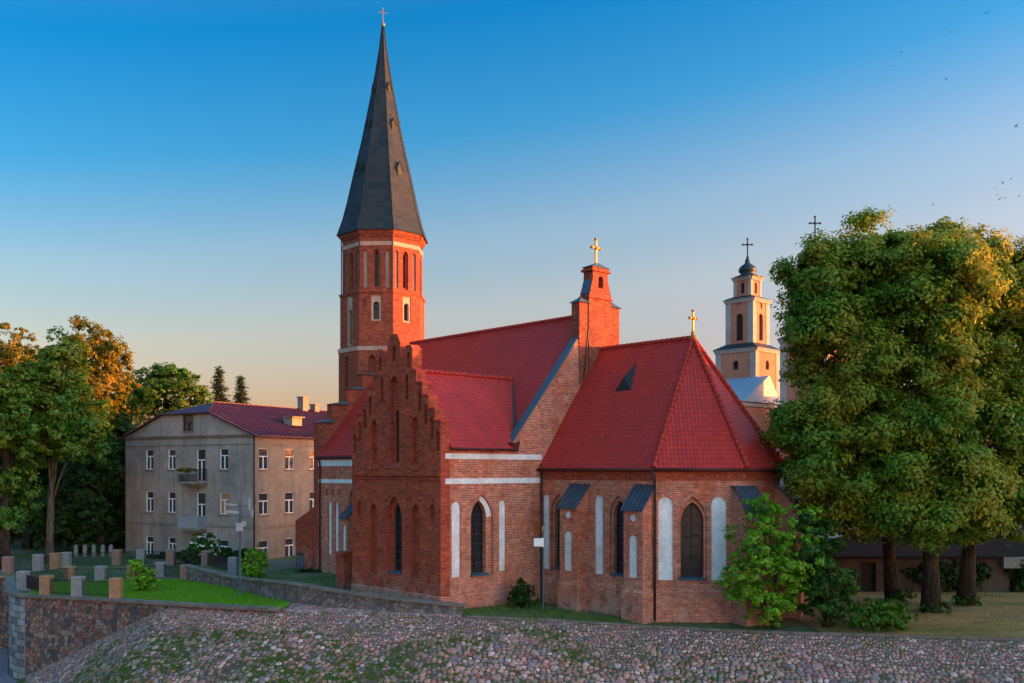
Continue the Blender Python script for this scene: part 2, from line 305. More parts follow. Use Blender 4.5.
# ------------------------------------------------------------------ mesh helpers
Z = Vector((0, 0, 1))
def tag(o, label=None, cat=None, group=None, kind=None):
    for k, v in (('label', label), ('category', cat), ('group', group), ('kind', kind)):
        if v: o[k] = v
    return o
def thing(name, loc, label, cat, group=None, rz=0.0):
    o = bpy.data.objects.new(name, None); COL.objects.link(o); o.location = loc; o.rotation_euler = (0, 0, rz)
    o.empty_display_size = .3
    return tag(o, label, cat, group)
def copy_tree(o, parent=None):
    c = o.copy(); COL.objects.link(c); c.parent = parent
    for ch in o.children: copy_tree(ch, c)
    return c
class MB:
    def __init__(s): s.v = []; s.f = []
    def poly(s, pts):
        i = len(s.v); s.v += [tuple(p) for p in pts]; s.f.append(tuple(range(i, i+len(pts))))
    def mesh(s, vs, fs):
        i = len(s.v); s.v += [tuple(p) for p in vs]; s.f += [tuple(i+k for k in f) for f in fs]
    def box(s, c, d, rz=0.0):
        x, y, z = c; hx, hy, hz = d[0]/2, d[1]/2, d[2]/2; cs, sn = math.cos(rz), math.sin(rz)
        vs = []
        for dz in (-hz, hz):
            for dx, dy in ((-hx, -hy), (hx, -hy), (hx, hy), (-hx, hy)):
                vs.append((x+dx*cs-dy*sn, y+dx*sn+dy*cs, z+dz))
        s.mesh(vs, [(3, 2, 1, 0), (4, 5, 6, 7), (0, 1, 5, 4), (1, 2, 6, 5), (2, 3, 7, 6), (3, 0, 4, 7)])
    def bar(s, p, q, wd, ht, up=Z):
        p = Vector(p); q = Vector(q); d = (q-p).normalized()
        up = Vector(up)
        if abs(d.dot(up)) > .98: up = Vector((1, 0, 0))
        a = d.cross(up).normalized()*wd/2; b = a.cross(d).normalized()*ht/2
        vs = [e+sx*a+sy*b for e in (p, q) for sx, sy in ((-1, -1), (1, -1), (1, 1), (-1, 1))]
        s.mesh(vs, [(0, 1, 2, 3), (7, 6, 5, 4), (1, 0, 4, 5), (2, 1, 5, 6), (3, 2, 6, 7), (0, 3, 7, 4)])
    def prism(s, loop, off):           # loop: planar polygon, off: vector; closed solid
        n = len(loop); a = [Vector(p) for p in loop]; off = Vector(off); b = [p+off for p in a]
        nrm = Vector((0, 0, 0))
        for i in range(n): nrm += a[i].cross(a[(i+1) % n])
        if nrm.dot(off) > 0: a, b = b, a
        tris = tessellate_polygon([a])
        fix = []
        for t in tris:
            tn = (a[t[1]]-a[t[0]]).cross(a[t[2]]-a[t[0]])
            fix.append(tuple(t) if tn.dot(a[0]-b[0]) > 0 else (t[0], t[2], t[1]))
        i = len(s.v); s.v += [tuple(p) for p in a+b]
        s.f += [tuple(i+k for k in t) for t in fix]
        s.f += [tuple(i+n+k for k in reversed(t)) for t in fix]
        # orientation of the sides
        area = Vector((0, 0, 0))
        for k in range(n): area += a[k].cross(a[(k+1) % n])
        fl = area.dot(a[0]-b[0]) > 0
        for k in range(n):
            k2 = (k+1) % n
            s.f.append((i+k2, i+k, i+n+k, i+n+k2) if fl else (i+k, i+k2, i+n+k2, i+n+k))
    def tube(s, pts, rad, n=8, caps=True):
        pts = [Vector(p) for p in pts]; i0 = len(s.v); prev = None
        for k, p in enumerate(pts):
            d = (pts[min(k+1, len(pts)-1)]-pts[max(k-1, 0)]).normalized()
            if prev is None:
                a = d.cross(Vector((1, 0, 0)) if abs(d.x) < .9 else Vector((0, 1, 0))).normalized()
            else: a = (prev-d*prev.dot(d)).normalized()
            prev = a; b = d.cross(a); r = rad[k] if hasattr(rad, '__len__') else rad
            for j in range(n):
                t = 2*math.pi*j/n; s.v.append(tuple(p+(a*math.cos(t)+b*math.sin(t))*r))
        for k in range(len(pts)-1):
            for j in range(n):
                j2 = (j+1) % n; q = i0+k*n
                s.f.append((q+j, q+j2, q+n+j2, q+n+j))
        if caps:
            s.f.append(tuple(i0+j for j in reversed(range(n)))); q = i0+(len(pts)-1)*n; s.f.append(tuple(q+j for j in range(n)))
    def lathe(s, c, prof, n=16, rot=0.0):     # prof: [(radius, z)]
        i0 = len(s.v)
        for r, z in prof:
            for j in range(n):
                t = 2*math.pi*j/n+rot; s.v.append((c[0]+r*math.cos(t), c[1]+r*math.sin(t), c[2]+z))
        for k in range(len(prof)-1):
            for j in range(n):
                j2 = (j+1) % n; q = i0+k*n; s.f.append((q+j, q+j2, q+n+j2, q+n+j))
        s.f.append(tuple(i0+j for j in reversed(range(n)))); q = i0+(len(prof)-1)*n; s.f.append(tuple(q+j for j in range(n)))
    def build(s, name, m, parent=None, smooth=False):
        me = bpy.data.meshes.new(name); me.from_pydata(s.v, [], s.f); me.materials.append(M[m] if isinstance(m, str) else m)
        me.update()
        nl = len(me.loops); co = np.empty(len(me.vertices)*3); me.vertices.foreach_get('co', co); co = co.reshape(-1, 3)
        vi = np.empty(nl, int); me.loops.foreach_get('vertex_index', vi)
        nf = len(me.polygons); no = np.empty(nf*3); me.polygons.foreach_get('normal', no); no = no.reshape(-1, 3)
        lt = np.empty(nf, int); me.polygons.foreach_get('loop_total', lt); ln = np.repeat(no, lt, 0)
        u = np.stack([-ln[:, 1], ln[:, 0], np.zeros(nl)], 1); L = np.linalg.norm(u, axis=1); flat = L < 1e-3
        u[flat] = (1, 0, 0); u /= np.maximum(np.linalg.norm(u, axis=1), 1e-6)[:, None]; vv = np.cross(ln, u)
        p = co[vi]; uv = np.stack([(p*u).sum(1), (p*vv).sum(1)], 1)
        lay = me.uv_layers.new(name='UVMap'); lay.data.foreach_set('uv', uv.ravel())
        if smooth: me.polygons.foreach_set('use_smooth', [True]*nf)
        o = bpy.data.objects.new(name, me); COL.objects.link(o)
        if parent: o.parent = parent
        return o
def quads_object(name, V, nper, m, parent=None):          # V: (n, nper, 3) array of separate faces
    n = len(V); me = bpy.data.meshes.new(name)
    me.vertices.add(n*nper); me.vertices.foreach_set('co', V.reshape(-1).astype(np.float32))
    me.loops.add(n*nper); me.loops.foreach_set('vertex_index', np.arange(n*nper, dtype=np.int32))
    me.polygons.add(n); me.polygons.foreach_set('loop_start', np.arange(0, n*nper, nper, dtype=np.int32))
    me.update(calc_edges=True); me.validate(); me.materials.append(M[m])
    o = bpy.data.objects.new(name, me); COL.objects.link(o)
    if parent: o.parent = parent
    return o
def lancet(s, h0, h1, wd, n=6, r=1.0):
    rad = wd*r; cx = rad-wd/2; rise = math.sqrt(rad*rad-cx*cx); hs = h1-rise; amax = math.atan2(rise, cx)
    L = [(s-wd/2, h0), (s+wd/2, h0)]
    for k in range(n): t = amax*k/n; L.append((s-cx+rad*math.cos(t), hs+rad*math.sin(t)))
    L.append((s, h1))
    for k in range(n-1, -1, -1): t = amax*k/n; L.append((s+cx-rad*math.cos(t), hs+rad*math.sin(t)))
    return L
def roundarch(s, h0, h1, wd, n=10):
    r = wd/2; hs = h1-r; L = [(s-r, h0), (s+r, h0)]
    for k in range(n+1): t = math.pi*k/n; L.append((s+r*math.cos(t), hs+r*math.sin(t)))
    return L
def rect(s, h0, h1, wd): return [(s-wd/2, h0), (s+wd/2, h0), (s+wd/2, h1), (s-wd/2, h1)]
def circle(s, h, r, n=14): return [(s+r*math.cos(2*math.pi*k/n), h+r*math.sin(2*math.pi*k/n)) for k in range(n)]
class Frame:          # a wall plane walked from p0 to p1 with the outside on the right
    def __init__(s, p0, p1):
        s.o = Vector((p0[0], p0[1], 0)); d = Vector((p1[0]-p0[0], p1[1]-p0[1], 0)); s.len = d.length
        s.S = d.normalized(); s.N = Vector((s.S.y, -s.S.x, 0))
    def P(s, a, h, d=0.0): return s.o+s.S*a+Z*h-s.N*d
def face_holes(mb, fr, outer, holes, d=0.0):
    loops = [[fr.P(a, h, d) for a, h in outer]]+[[fr.P(a, h, d) for a, h in L] for L in holes]
    flat = [p for L in loops for p in L]
    i = len(mb.v); mb.v += [tuple(p) for p in flat]
    for t in tessellate_polygon(loops):
        a, b, c = (flat[k] for k in t); nn = (b-a).cross(c-a)
        if nn.length < 1e-9: continue
        mb.f.append(tuple(i+k for k in (t if nn.dot(fr.N) > 0 else (t[0], t[2], t[1]))))
def reveal(mb, fr, L, d0, d1):
    n = len(L)
    for k in range(n):
        a = L[k]; b = L[(k+1) % n]
        mb.poly([fr.P(*a, d0), fr.P(*a, d1), fr.P(*b, d1), fr.P(*b, d0)])
def wall(mb, fr, outline, holes):
    """holes: list of dict(loop, d, back=True/False, inner=loop, d2)"""
    face_holes(mb, fr, outline, [h['loop'] for h in holes])
    for h in holes:
        reveal(mb, fr, h['loop'], 0, h['d'])
        if h.get('inner'):
            face_holes(mb, fr, h['loop'], [h['inner']], h['d']); reveal(mb, fr, h['inner'], h['d'], h['d2'])
        elif h.get('back', True): face_holes(mb, fr, h['loop'], [], h['d'])
def white_panel(fr, L, d, parent, name='white_panel'):
    mb = MB(); face_holes(mb, fr, L, [], d-.01); reveal(mb, fr, L, d-.01, d+.02); return mb.build(name, 'white', parent)
def width_at(L, h):
    xs = []
    n = len(L)
    for k in range(n):
        (a0, h0), (a1, h1) = L[k], L[(k+1) % n]
        if (h0-h)*(h1-h) <= 0 and abs(h1-h0) > 1e-6: xs.append(a0+(a1-a0)*(h-h0)/(h1-h0))
    return (min(xs), max(xs)) if len(xs) > 1 else None
def leaded_window(fr, L, d, parent, sill=True, rows=.55, cols=2):
    mb = MB(); s0 = min(a for a, h in L); s1 = max(a for a, h in L); h0 = min(h for a, h in L); h1 = max(h for a, h in L)
    n = len(L)
    for k in range(n): mb.bar(fr.P(*L[k], d-.05), fr.P(*L[(k+1) % n], d-.05), .07, .07, fr.N)
    h = h0+rows
    while h < h1-.15:
        w_ = width_at(L, h)
        if w_: mb.bar(fr.P(w_[0], h, d-.05), fr.P(w_[1], h, d-.05), .05, .045, fr.N)
        h += rows
    for k in range(1, cols):
        a = s0+(s1-s0)*k/cols; top = h1 if abs(a-(s0+s1)/2) < .01 else h1-(s1-s0)*.5
        mb.bar(fr.P(a, h0, d-.05), fr.P(a, top, d-.05), .05, .05, fr.N)
    wn = mb.build('window', 'lead', parent)
    g = MB(); face_holes(g, fr, L, [], d); g.build('pane', 'pane', wn)
    if sill:
        sb = MB(); c = [fr.P(s0-.12, h0-.12, .12), fr.P(s1+.12, h0-.12, .12), fr.P(s1+.12, h0-.12, -.10), fr.P(s0-.12, h0-.12, -.10)]
        sb.prism([fr.P(s0-.12, h0-.10, -.10), fr.P(s0-.12, h0-.04, -.10), fr.P(s0-.12, h0+.05, .3), fr.P(s0-.12, h0-.10, .3)], fr.S*(s1-s0+.24))
        sb.build('sill', 'coping', wn)
    return wn
def offset_poly(pts, out):        # open polyline with the outside on its right
    res = []
    n = len(pts)
    for k, p in enumerate(pts):
        p = Vector((p[0], p[1])); ns = []
        if k > 0: d = (p-Vector(pts[k-1][:2])).normalized(); ns.append(Vector((d.y, -d.x)))
        if k < n-1: d = (Vector(pts[k+1][:2])-p).normalized(); ns.append(Vector((d.y, -d.x)))
        m = sum(ns, Vector((0, 0))).normalized(); res.append(p+m*(out/max(m.dot(ns[0]), .3)))
    return res
def strip(mb, pts, out0, h0, out1, h1, inner=-.02):   # moulding: outer face from (out0,h0) to (out1,h1), closed back to the wall
    a = offset_poly(pts, out0); b = offset_poly(pts, out1); c = offset_poly(pts, inner)
    for k in range(len(pts)-1):
        k2 = k+1
        q = lambda p, h: (p.x, p.y, h)
        mb.poly([q(a[k], h0), q(a[k2], h0), q(b[k2], h1), q(b[k], h1)])
        mb.poly([q(b[k], h1), q(b[k2], h1), q(c[k2], h1), q(c[k], h1)])
        mb.poly([q(c[k], h0), q(c[k2], h0), q(a[k2], h0), q(a[k], h0)])
    for k, s in ((0, 1), (len(pts)-1, -1)):
        L = [(c[k].x, c[k].y, h0), (a[k].x, a[k].y, h0), (b[k].x, b[k].y, h1), (c[k].x, c[k].y, h1)]
        mb.poly(L if s > 0 else L[::-1])
def ridge_line(mb, p, q, r=.13, step=.36):
    p = Vector(p); q = Vector(q); L = (q-p).length; n = max(1, int(L/step)); d = (q-p)/n
    for k in range(n):
        a = p+d*k; mb.tube([a-d*.06, a+d*.94], [r*1.12, r*.92], 8)
def slab(mb, pts, th=.14):
    mb.prism(pts, (0, 0, -th))
def latin_cross(mb, base, ht, wd, t, axis=Vector((0, 1, 0)), trefoil=True):
    b = Vector(base); mb.bar(b, b+Z*ht, t, t, axis); arm = b+Z*ht*.66
    mb.bar(arm-axis*wd/2, arm+axis*wd/2, t, t)
    if trefoil:
        for e in (arm-axis*wd/2, arm+axis*wd/2, b+Z*ht):
            mb.lathe(e-Z*t*1.1, [(.01, 0), (t*.9, t*.4), (t*1.15, t*1.1), (t*.9, t*1.8), (.01, t*2.2)], 8)
        mb.lathe(arm-Z*t*1.4, [(.01, 0), (t*1.2, t*.5), (t*1.5, t*1.4), (t*1.2, t*2.3), (.01, t*2.8)], 8)

# pixel helper: world point on the ray through (px, py) at depth Y
def at(px, py, Y): return Vector(((px-512)/FPX*Y, Y, CAMH+(HOR-py)/FPX*Y))
def atg(px, Y, z=0.0): return Vector(((px-512)/FPX*Y, Y, z))

# ------------------------------------------------------------------ terrain
EDGE = [(-90, 72), (-60, 70), (-37, 70), (-33.2, 63.0), (-32.0, 60.6), (-30.6, 59.2), (-28, 58.0), (-23.3, 55.6), (-18.6, 53.0), (-13, 50.7), (-8, 49.8),
        (-4, 49.3), (2, 49.0), (6.7, 48.5), (11.7, 46.8), (24.1, 44.5), (60, 37), (120, 30), (200, 25)]
EX = [p[0] for p in EDGE]; EYs = [p[1] for p in EDGE]
def edgeY(x): return float(np.interp(x, EX, EYs))
LOW = -5.1
def edgeZ(x): return float(np.interp(x, [-40, -31, -24, -18, -13, -4, 2, 7], [0, .08, .3, .45, .5, .45, .22, 0]))
def landZ(x, y):
    k = min(1, max(0, (y-64)/10)) * min(1, max(0, (-14-x)/6))
    r = min(1, max(0, (x-15)/4))*min(1, max(0, (y-edgeY(x)-.8)/3.5)); r = r*r*(3-2*r)
    return max(edgeZ(x), .35*k, .45*r)
def bankZ(x, y):
    d = max(0, edgeY(x)-y); t = max(0, -19.0-x)
    return max(LOW, edgeZ(x)-.02-.45*d-.455*t*t/(t+.6))
def base(px, py):            # ground point seen at a pixel
    Y = 60.0
    for _ in range(12): Y = (CAMH-landZ((px-512)/FPX*Y, Y))*FPX/(py-HOR)
    p = atg(px, Y); p.z = landZ(p.x, p.y); return p
def build_ground():
    xs = sorted(set([-2000, -800, -300, -150]+list(np.arange(-90, -40, 5.))+list(np.arange(-40, 40, .8))+list(np.arange(40, 120, 5.))+[150, 300, 800, 2000]+EX))
    offs = [0, .5, 1, 2, 3.5, 5, 7, 9, 12, 15, 18, 22, 27, 33, 40, 60, 100, 200, 500, 2500]
    mb = MB(); idx = {}
    for i, x in enumerate(xs):
        e = edgeY(x)
        for j, o in enumerate(offs): idx[i, j] = len(mb.v); mb.v.append((x, e+.25+o, landZ(x, e+o)))
    for i in range(len(xs)-1):
        for j in range(len(offs)-1): mb.f.append((idx[i, j], idx[i+1, j], idx[i+1, j+1], idx[i, j+1]))
    tag(mb.build('ground', 'ground'), kind='structure')
    lo = [.25, 0, -.4, -.9, -1.5, -2.2, -3, -4, -5, -6.5, -8, -10, -13, -20, -40, -100]
    mb = MB(); idx = {}
    for i, x in enumerate(xs):
        e = edgeY(x)
        for j, o in enumerate(lo): idx[i, j] = len(mb.v); mb.v.append((x, e+o, bankZ(x, e+o)))
    for i in range(len(xs)-1):
        for j in range(len(lo)-1): mb.f.append((idx[i, j+1], idx[i+1, j+1], idx[i+1, j], idx[i, j]))
    tag(mb.build('cobbled_bank', 'bank'), kind='structure')
    mb = MB(); mb.poly([(-2000, -300, LOW-1.2), (2000, -300, LOW-1.2), (2000, 40, LOW-1.2), (-2000, 40, LOW-1.2)])
    m, nt, b = mk('river water'); b.inputs['Base Color'].default_value = (.02, .03, .035, 1); b.inputs['Roughness'].default_value = .08
    bump(nt, b, noise(nt, nt.nodes.new('ShaderNodeTexCoord').outputs['Object'], .8, 4), .3, .1)
    tag(mb.build('river', m), kind='structure')
    mb = MB(); X0 = [-90, -60, -37, -33.4, -32.3, -31, -29.8]
    up = [(x, edgeY(x)-.35) for x in X0]
    mb.poly([(x, y, LOW+.02) for x, y in reversed(up)]+[(-90, 44, LOW+.02), (-29.8, 44, LOW+.02)])
    tag(mb.build('promenade', 'asphalt'), kind='structure')
build_ground()
rng = np.random.default_rng(3)
def patch(x, y):
    return (math.sin(x*.33+1.3)*math.cos(y*.9+.4)+.6*math.sin(x*.81-y*.7)+.5*math.sin(x*1.7+y*1.1+2))
def build_cobbles():
    V = []; F = []; tufts = []
    ring = 9
    def zAt(x, y): return landZ(x, y) if y > edgeY(x)+.2 else bankZ(x, y)
    wx = [p.x for p in WALL_LINE]; wy = [p.y for p in WALL_LINE]
    dys = []; v = 3.6
    while v > -9.5: dys.append(v); v -= .15 if v > -1.7 else .205
    for r, dy in enumerate(dys):
        x = -31.0+random.random()*.3 if dy <= -.12 else -12.3
        while x < (33 if dy <= -.12 else -2.7):
            low = min(1, max(0, (-dy-1.2+.7*patch(x*.6, dy))/1.2))
            sz = random.choice((random.uniform(.05, .085), random.uniform(.065, .11)))*(1+.62*low)*(1.7 if random.random() < .025+.03*low else 1)
            xx = x+sz; x += 2*sz+.012
            y = edgeY(xx)+dy+random.uniform(-.06, .06)
            if dy > -.12 and y > float(np.interp(xx, wx, wy))-.12: continue
            z = zAt(xx, y)
            if z < LOW+.15: continue
            # leave out what the frame cannot show
            if y < 1 or abs(xx/y)*FPX > 560 or (CAMH-z)/y*FPX > 235: continue
            lush = low*(1.0 if xx < 2 else max(.12, 1-(xx-2)/9))*(.55+.45*patch(xx, y)+(.35 if -21 < xx < -5 else 0))
            if xx < -24: lush *= .3
            if random.random() < lush*.55: tufts.append((xx, y-.06, z))
            if random.random() < lush*.30: continue
            if random.random() < .012: tufts.append((xx, y+.05, z))
            h = random.uniform(.015, .035)+.032*low*random.random(); ph = random.random()*6.28
            asp = random.uniform(.8, 1.15); i0 = len(V)
            # local slope: the stone is set square to the bank
            e = .2; nz = Vector((-(zAt(xx+e, y)-zAt(xx-e, y))/(2*e), -(zAt(xx, y)-zAt(xx, y-2*e))/(2*e), 1)).normalized()
            ax = Vector((1, 0, -nz.x/nz.z)).normalized(); ay = nz.cross(ax)
            base = Vector((xx, y, z))
            rr = [1+random.uniform(-.14, .14) for _ in range(ring)]
            sq = [1/max(abs(math.cos(2*math.pi*k/ring+ph)), abs(math.sin(2*math.pi*k/ring+ph)))**.5 for k in range(ring)]
            for fr_, hh in ((1.0, -.03), (.93, .55), (.62, .92)):
                for k in range(ring):
                    t = 2*math.pi*k/ring; q = sz*fr_*rr[k]*sq[k]*.92
                    V.append(base+ax*(q*math.cos(t))+ay*(q*asp*math.sin(t))+nz*(h*hh+random.uniform(-.006, .006)))
            V.append(base+nz*h*random.uniform(.95, 1.1))
            for lv in range(2):
                for k in range(ring):
                    k2 = (k+1) % ring; a = i0+lv*ring; F.append((a+k, a+k2, a+ring+k2, a+ring+k))
            for k in range(ring): F.append((i0+2*ring+k, i0+2*ring+(k+1) % ring, i0+3*ring))
    mb = MB(); mb.v = [tuple(v) for v in V]; mb.f = F
    tag(mb.build('cobblestones', 'cobble', smooth=True), kind='stuff')
    T = []
    for (x, y, z) in tufts:
        for _ in range(20):
            a = random.random()*6.28; l = random.uniform(.05, .16); bx, by = x+random.gauss(0, .11), y+random.gauss(0, .08)
            bz = bankZ(bx, by); dx, dy = math.cos(a)*.022, math.sin(a)*.022
            T.append([(bx-dx, by-dy, bz), (bx+dx, by+dy, bz), (bx+random.gauss(0, .06), by+random.gauss(0, .06), bz+l)])
    tag(quads_object('weeds', np.array(T), 3, 'moss'), kind='stuff')
# kerb along the head of the bank
def kerb():
    mb = MB(); x = -2.4
    while x < 42:
        x2 = x+random.uniform(.9, 1.3); p = Vector((x+.02, edgeY(x)+.12, edgeZ(x)+.02)); q = Vector((x2-.02, edgeY(x2)+.12, edgeZ(x2)+.02))
        mb.bar(p+Z*random.uniform(-.03, .02), q+Z*random.uniform(-.03, .02), .2, .12+random.uniform(-.02, .02)); x = x2
    tag(mb.build('kerb', 'kerb'), kind='structure')
kerb()

# lawn on the terrace to the left, dry grass under the big trees
WALL_PX = [(184, 580, 565), (232, 588, 577), (262, 597, 580), (292, 603, 583), (345, 608, 592), (400, 612, 599), (462, 615, 605)]
WALL_LINE = [base(px, b_) for px, b_, t_ in WALL_PX]
WALL_TOP = [at(px, t_, p.y).z for (px, b_, t_), p in zip(WALL_PX, WALL_LINE)]
build_cobbles()
def sheet(name, poly, m, z):
    mb = MB(); vs = [Vector((x, y, z)) for x, y in poly]
    tri = tessellate_polygon([vs]); mb.v = [tuple(v) for v in vs]
    for t in tri:
        a, b, c = (vs[k] for k in t); mb.f.append(tuple(t) if (b-a).cross(c-a).z > 0 else (t[0], t[2], t[1]))
    o = mb.build(name, m); return tag(o, kind='structure')
lawn_back = [base(60, 582), base(101, 581), base(133, 580)]+WALL_LINE[:6]
def lawn_yb(x): return float(np.interp(x, [p.x for p in lawn_back], [p.y for p in lawn_back]))
lx = np.arange(-31.0, -12.2, .3); mb = MB(); nv = 14
for x in lx:
    y0 = edgeY(x)+.30; y1 = max(lawn_yb(x)+.1, y0+.05)
    for k in range(nv): y = y0+(y1-y0)*k/(nv-1); mb.v.append((x, y, landZ(x, y)+.03))
for i in range(len(lx)-1):
    for k in range(nv-1): q = i*nv+k; mb.f.append((q, q+nv, q+nv+1, q+1))
tag(mb.build('lawn', 'lawn'), kind='structure')
lawn_poly = [(x, edgeY(x)+.4) for x in np.arange(-31, -12.3, .75)]+[(p.x-.2, p.y-.1) for p in reversed(lawn_back[:7])]
dry_poly = [(15.6, edgeY(15.6)+.35), (20, edgeY(20)+.35), (30, edgeY(30)+.35), (45, edgeY(45)+.35), (62, 40), (62, 58), (17, 58)]
mb = MB(); lx = np.arange(15.2, 62, .8); nv = 16
for x in lx:
    y0 = edgeY(x)+.30; y1 = 58.6
    for k in range(nv): y = y0+(y1-y0)*(k/(nv-1))**1.4; mb.v.append((x, y, landZ(x, y)+.03))
for i in range(len(lx)-1):
    for k in range(nv-1): q = i*nv+k; mb.f.append((q, q+nv, q+nv+1, q+1))
tag(mb.build('dry_grass_ground', 'dry'), kind='structure')
def inside(x, y, P):
    c = False; n = len(P)
    for i in range(n):
        x1, y1 = P[i]; x2, y2 = P[(i+1) % n]
        if (y1 > y) != (y2 > y) and x < (x2-x1)*(y-y1)/(y2-y1)+x1: c = not c
    return c
def blades(name, P, n, l0, l1, m, dens=None):
    xs = [p[0] for p in P]; ys = [p[1] for p in P]; T = []
    while len(T) < n:
        x = random.uniform(min(xs), max(xs)); y = random.uniform(min(ys), max(ys))
        if not inside(x, y, P) or (dens and random.random() > dens(x, y)): continue
        a = random.random()*6.28; l = random.uniform(l0, l1); dx, dy = math.cos(a)*.018, math.sin(a)*.018
        z = landZ(x, y)+.02; T.append([(x-dx, y-dy, z), (x+dx, y+dy, z), (x+random.gauss(0, .05), y+random.gauss(0, .05), z+l)])
    tag(quads_object(name, np.array(T), 3, m), kind='stuff')
blades('grass', lawn_poly, 26000, .06, .17, 'grass')
blades('dry_grass', dry_poly, 16000, .05, .16, 'drygrass', lambda x, y: 1 if patch(x*1.3, y*1.5) > 0 else .12)
strip_poly = [(-2.2, edgeY(-2.2)+.4), (0, edgeY(0)+.4), (6, edgeY(6)+.4), (7, 49.9), (1.0, 55.8), (-2.9, 51.6)]
blades('wall_foot_grass', strip_poly, 3200, .05, .2, 'moss', lambda x, y: 1 if patch(x*2, y*2) > .1 else .25)

# ------------------------------------------------------------------ the brick church
U = Vector((.683, -.730, 0)).normalized()
P0 = Vector(((655-512)/FPX*50, 50, 0)); TH = math.atan2(U.y, U.x)
church = thing('brick_church', P0, 'red brick gothic church with a dark octagonal spire, stepped gables and red tiled roofs', 'church', rz=TH)
EAVE_C, RIDGE_C, CB = 8.1, 15.57, 5.14
RIDGE_N, KN = 17.85, 1.18
def naveZ(b): return RIDGE_N-KN*abs(b-CB)

# --- choir with its three-sided apse
C = [(-8.5, 0), (0, 0), (3.32, 3.32), (3.32, 6.75), (0, 10.28), (-8.5, 10.28)]
mb = MB(); todo = []
for k in range(5):
    fr = Frame(C[k], C[k+1]); H = []; W_ = []; PN = []
    if k == 0: W_ = [(1.45, .95), (5.98, .95)]; PN = [(.42, .5), (4.55, .6)]
    elif k == 1: W_ = [(1.97, 1.2)]; PN = [(.56, .78), (3.34, .78)]
    elif k == 2: W_ = [(1.82, 1.1)]; PN = [(.55, .6), (3.1, .6)]
    elif k == 3: W_ = [(2.35, 1.2)]; PN = [(.9, .75), (3.8, .75)]
    else: W_ = [(2.5, 1), (6.5, 1)]
    for s_, wd in W_:
        o_ = lancet(s_, 2.2, 6.62, wd+.32, r=1.0); i_ = lancet(s_, 2.3, 6.32, wd, r=1.0)
        H.append(dict(loop=o_, d=.16, inner=i_, d2=.5)); todo.append(('w', fr, i_, .5))
    for s_, wd in PN:
        L = roundarch(s_, 2.2, 6.6, wd); H.append(dict(loop=L, d=.09, back=False)); todo.append(('p', fr, L, .09))
    wall(mb, fr, [(0, 0), (fr.len, 0), (fr.len, EAVE_C), (0, EAVE_C)], H)
mb.build('choir_wall', 'brick', church)
for kind, fr, L, d in todo:
    if kind == 'w': leaded_window(fr, L, d, church)
    else: white_panel(fr, L, d, church)
mb = MB(); strip(mb, C, .13, 0, .13, 1.55); strip(mb, C, .13, 1.551, .02, 1.72); mb.build('plinth', 'brick', church)
mb = MB(); strip(mb, C, .07, EAVE_C-.62, .07, EAVE_C-.50); strip(mb, C, .06, EAVE_C-.30, .10, EAVE_C-.16); strip(mb, C, .16, EAVE_C-.158, .18, EAVE_C-.02)
mb.build('cornice', 'brick_red', church)
# dentils below the cornice
for k in range(4):
    fr = Frame(C[k], C[k+1]); nT = int(fr.len/.27); st = fr.len/nT; top = EAVE_C-.31; L = [(.004, top), (.004, top-.07)]
    for q in range(nT): L += [(q*st+.06, top-.07), (q*st+.06, top-.18), (q*st+.20, top-.18), (q*st+.20, top-.07)]
    L += [(fr.len-.004, top-.07), (fr.len-.004, top)]
    mb = MB(); mb.prism([fr.P(a, h, -.075) for a, h in L], -fr.N*.07); mb.build('dentil_course', 'brick_red', church)
EC = offset_poly(C, .24); AP = Vector((-1.32, CB, RIDGE_C))
ez = EAVE_C+.02
mb = MB(); E3 = [Vector((p.x, p.y, ez)) for p in EC]; W0 = Vector((-8.5, CB, RIDGE_C))
slab(mb, [E3[0], E3[1], AP, W0]); slab(mb, [E3[1], E3[2], AP]); slab(mb, [E3[2], E3[3], AP]); slab(mb, [E3[3], E3[4], AP]); slab(mb, [E3[4], E3[5], W0, AP])
croof = mb.build('choir_roof', 'tile', church)
mb = MB(); ridge_line(mb, W0+Z*.03, AP+Z*.03)
for k in (1, 2, 3, 4): ridge_line(mb, E3[k]+Z*.05, AP+Z*.03)
mb.build('ridge_tiles', 'ridge', croof, True)
mb = MB()
ga = offset_poly(C, .30)
for k in range(4): mb.tube([(ga[k].x, ga[k].y, ez-.10), (ga[k+1].x, ga[k+1].y, ez-.10)], .085, 8)
mb.build('gutter', 'gutter', church, True)
mb = MB(); mb.tube([(.10, -.42, ez-.15), (.22, -.3, ez-.55), (.12, -.17, ez-.9), (.12, -.17, .1)], .065, 8); mb.build('downpipe', 'pipe', church, True)
mb = MB(); mb.lathe((AP.x, AP.y, AP.z-.1), [(.2, 0), (.24, .12), (.1, .3), (.12, .42), (.05, .5)], 10); latin_cross(mb, AP+Z*.3, 1.25, .62, .085); mb.build('roof_cross', 'gold', church)
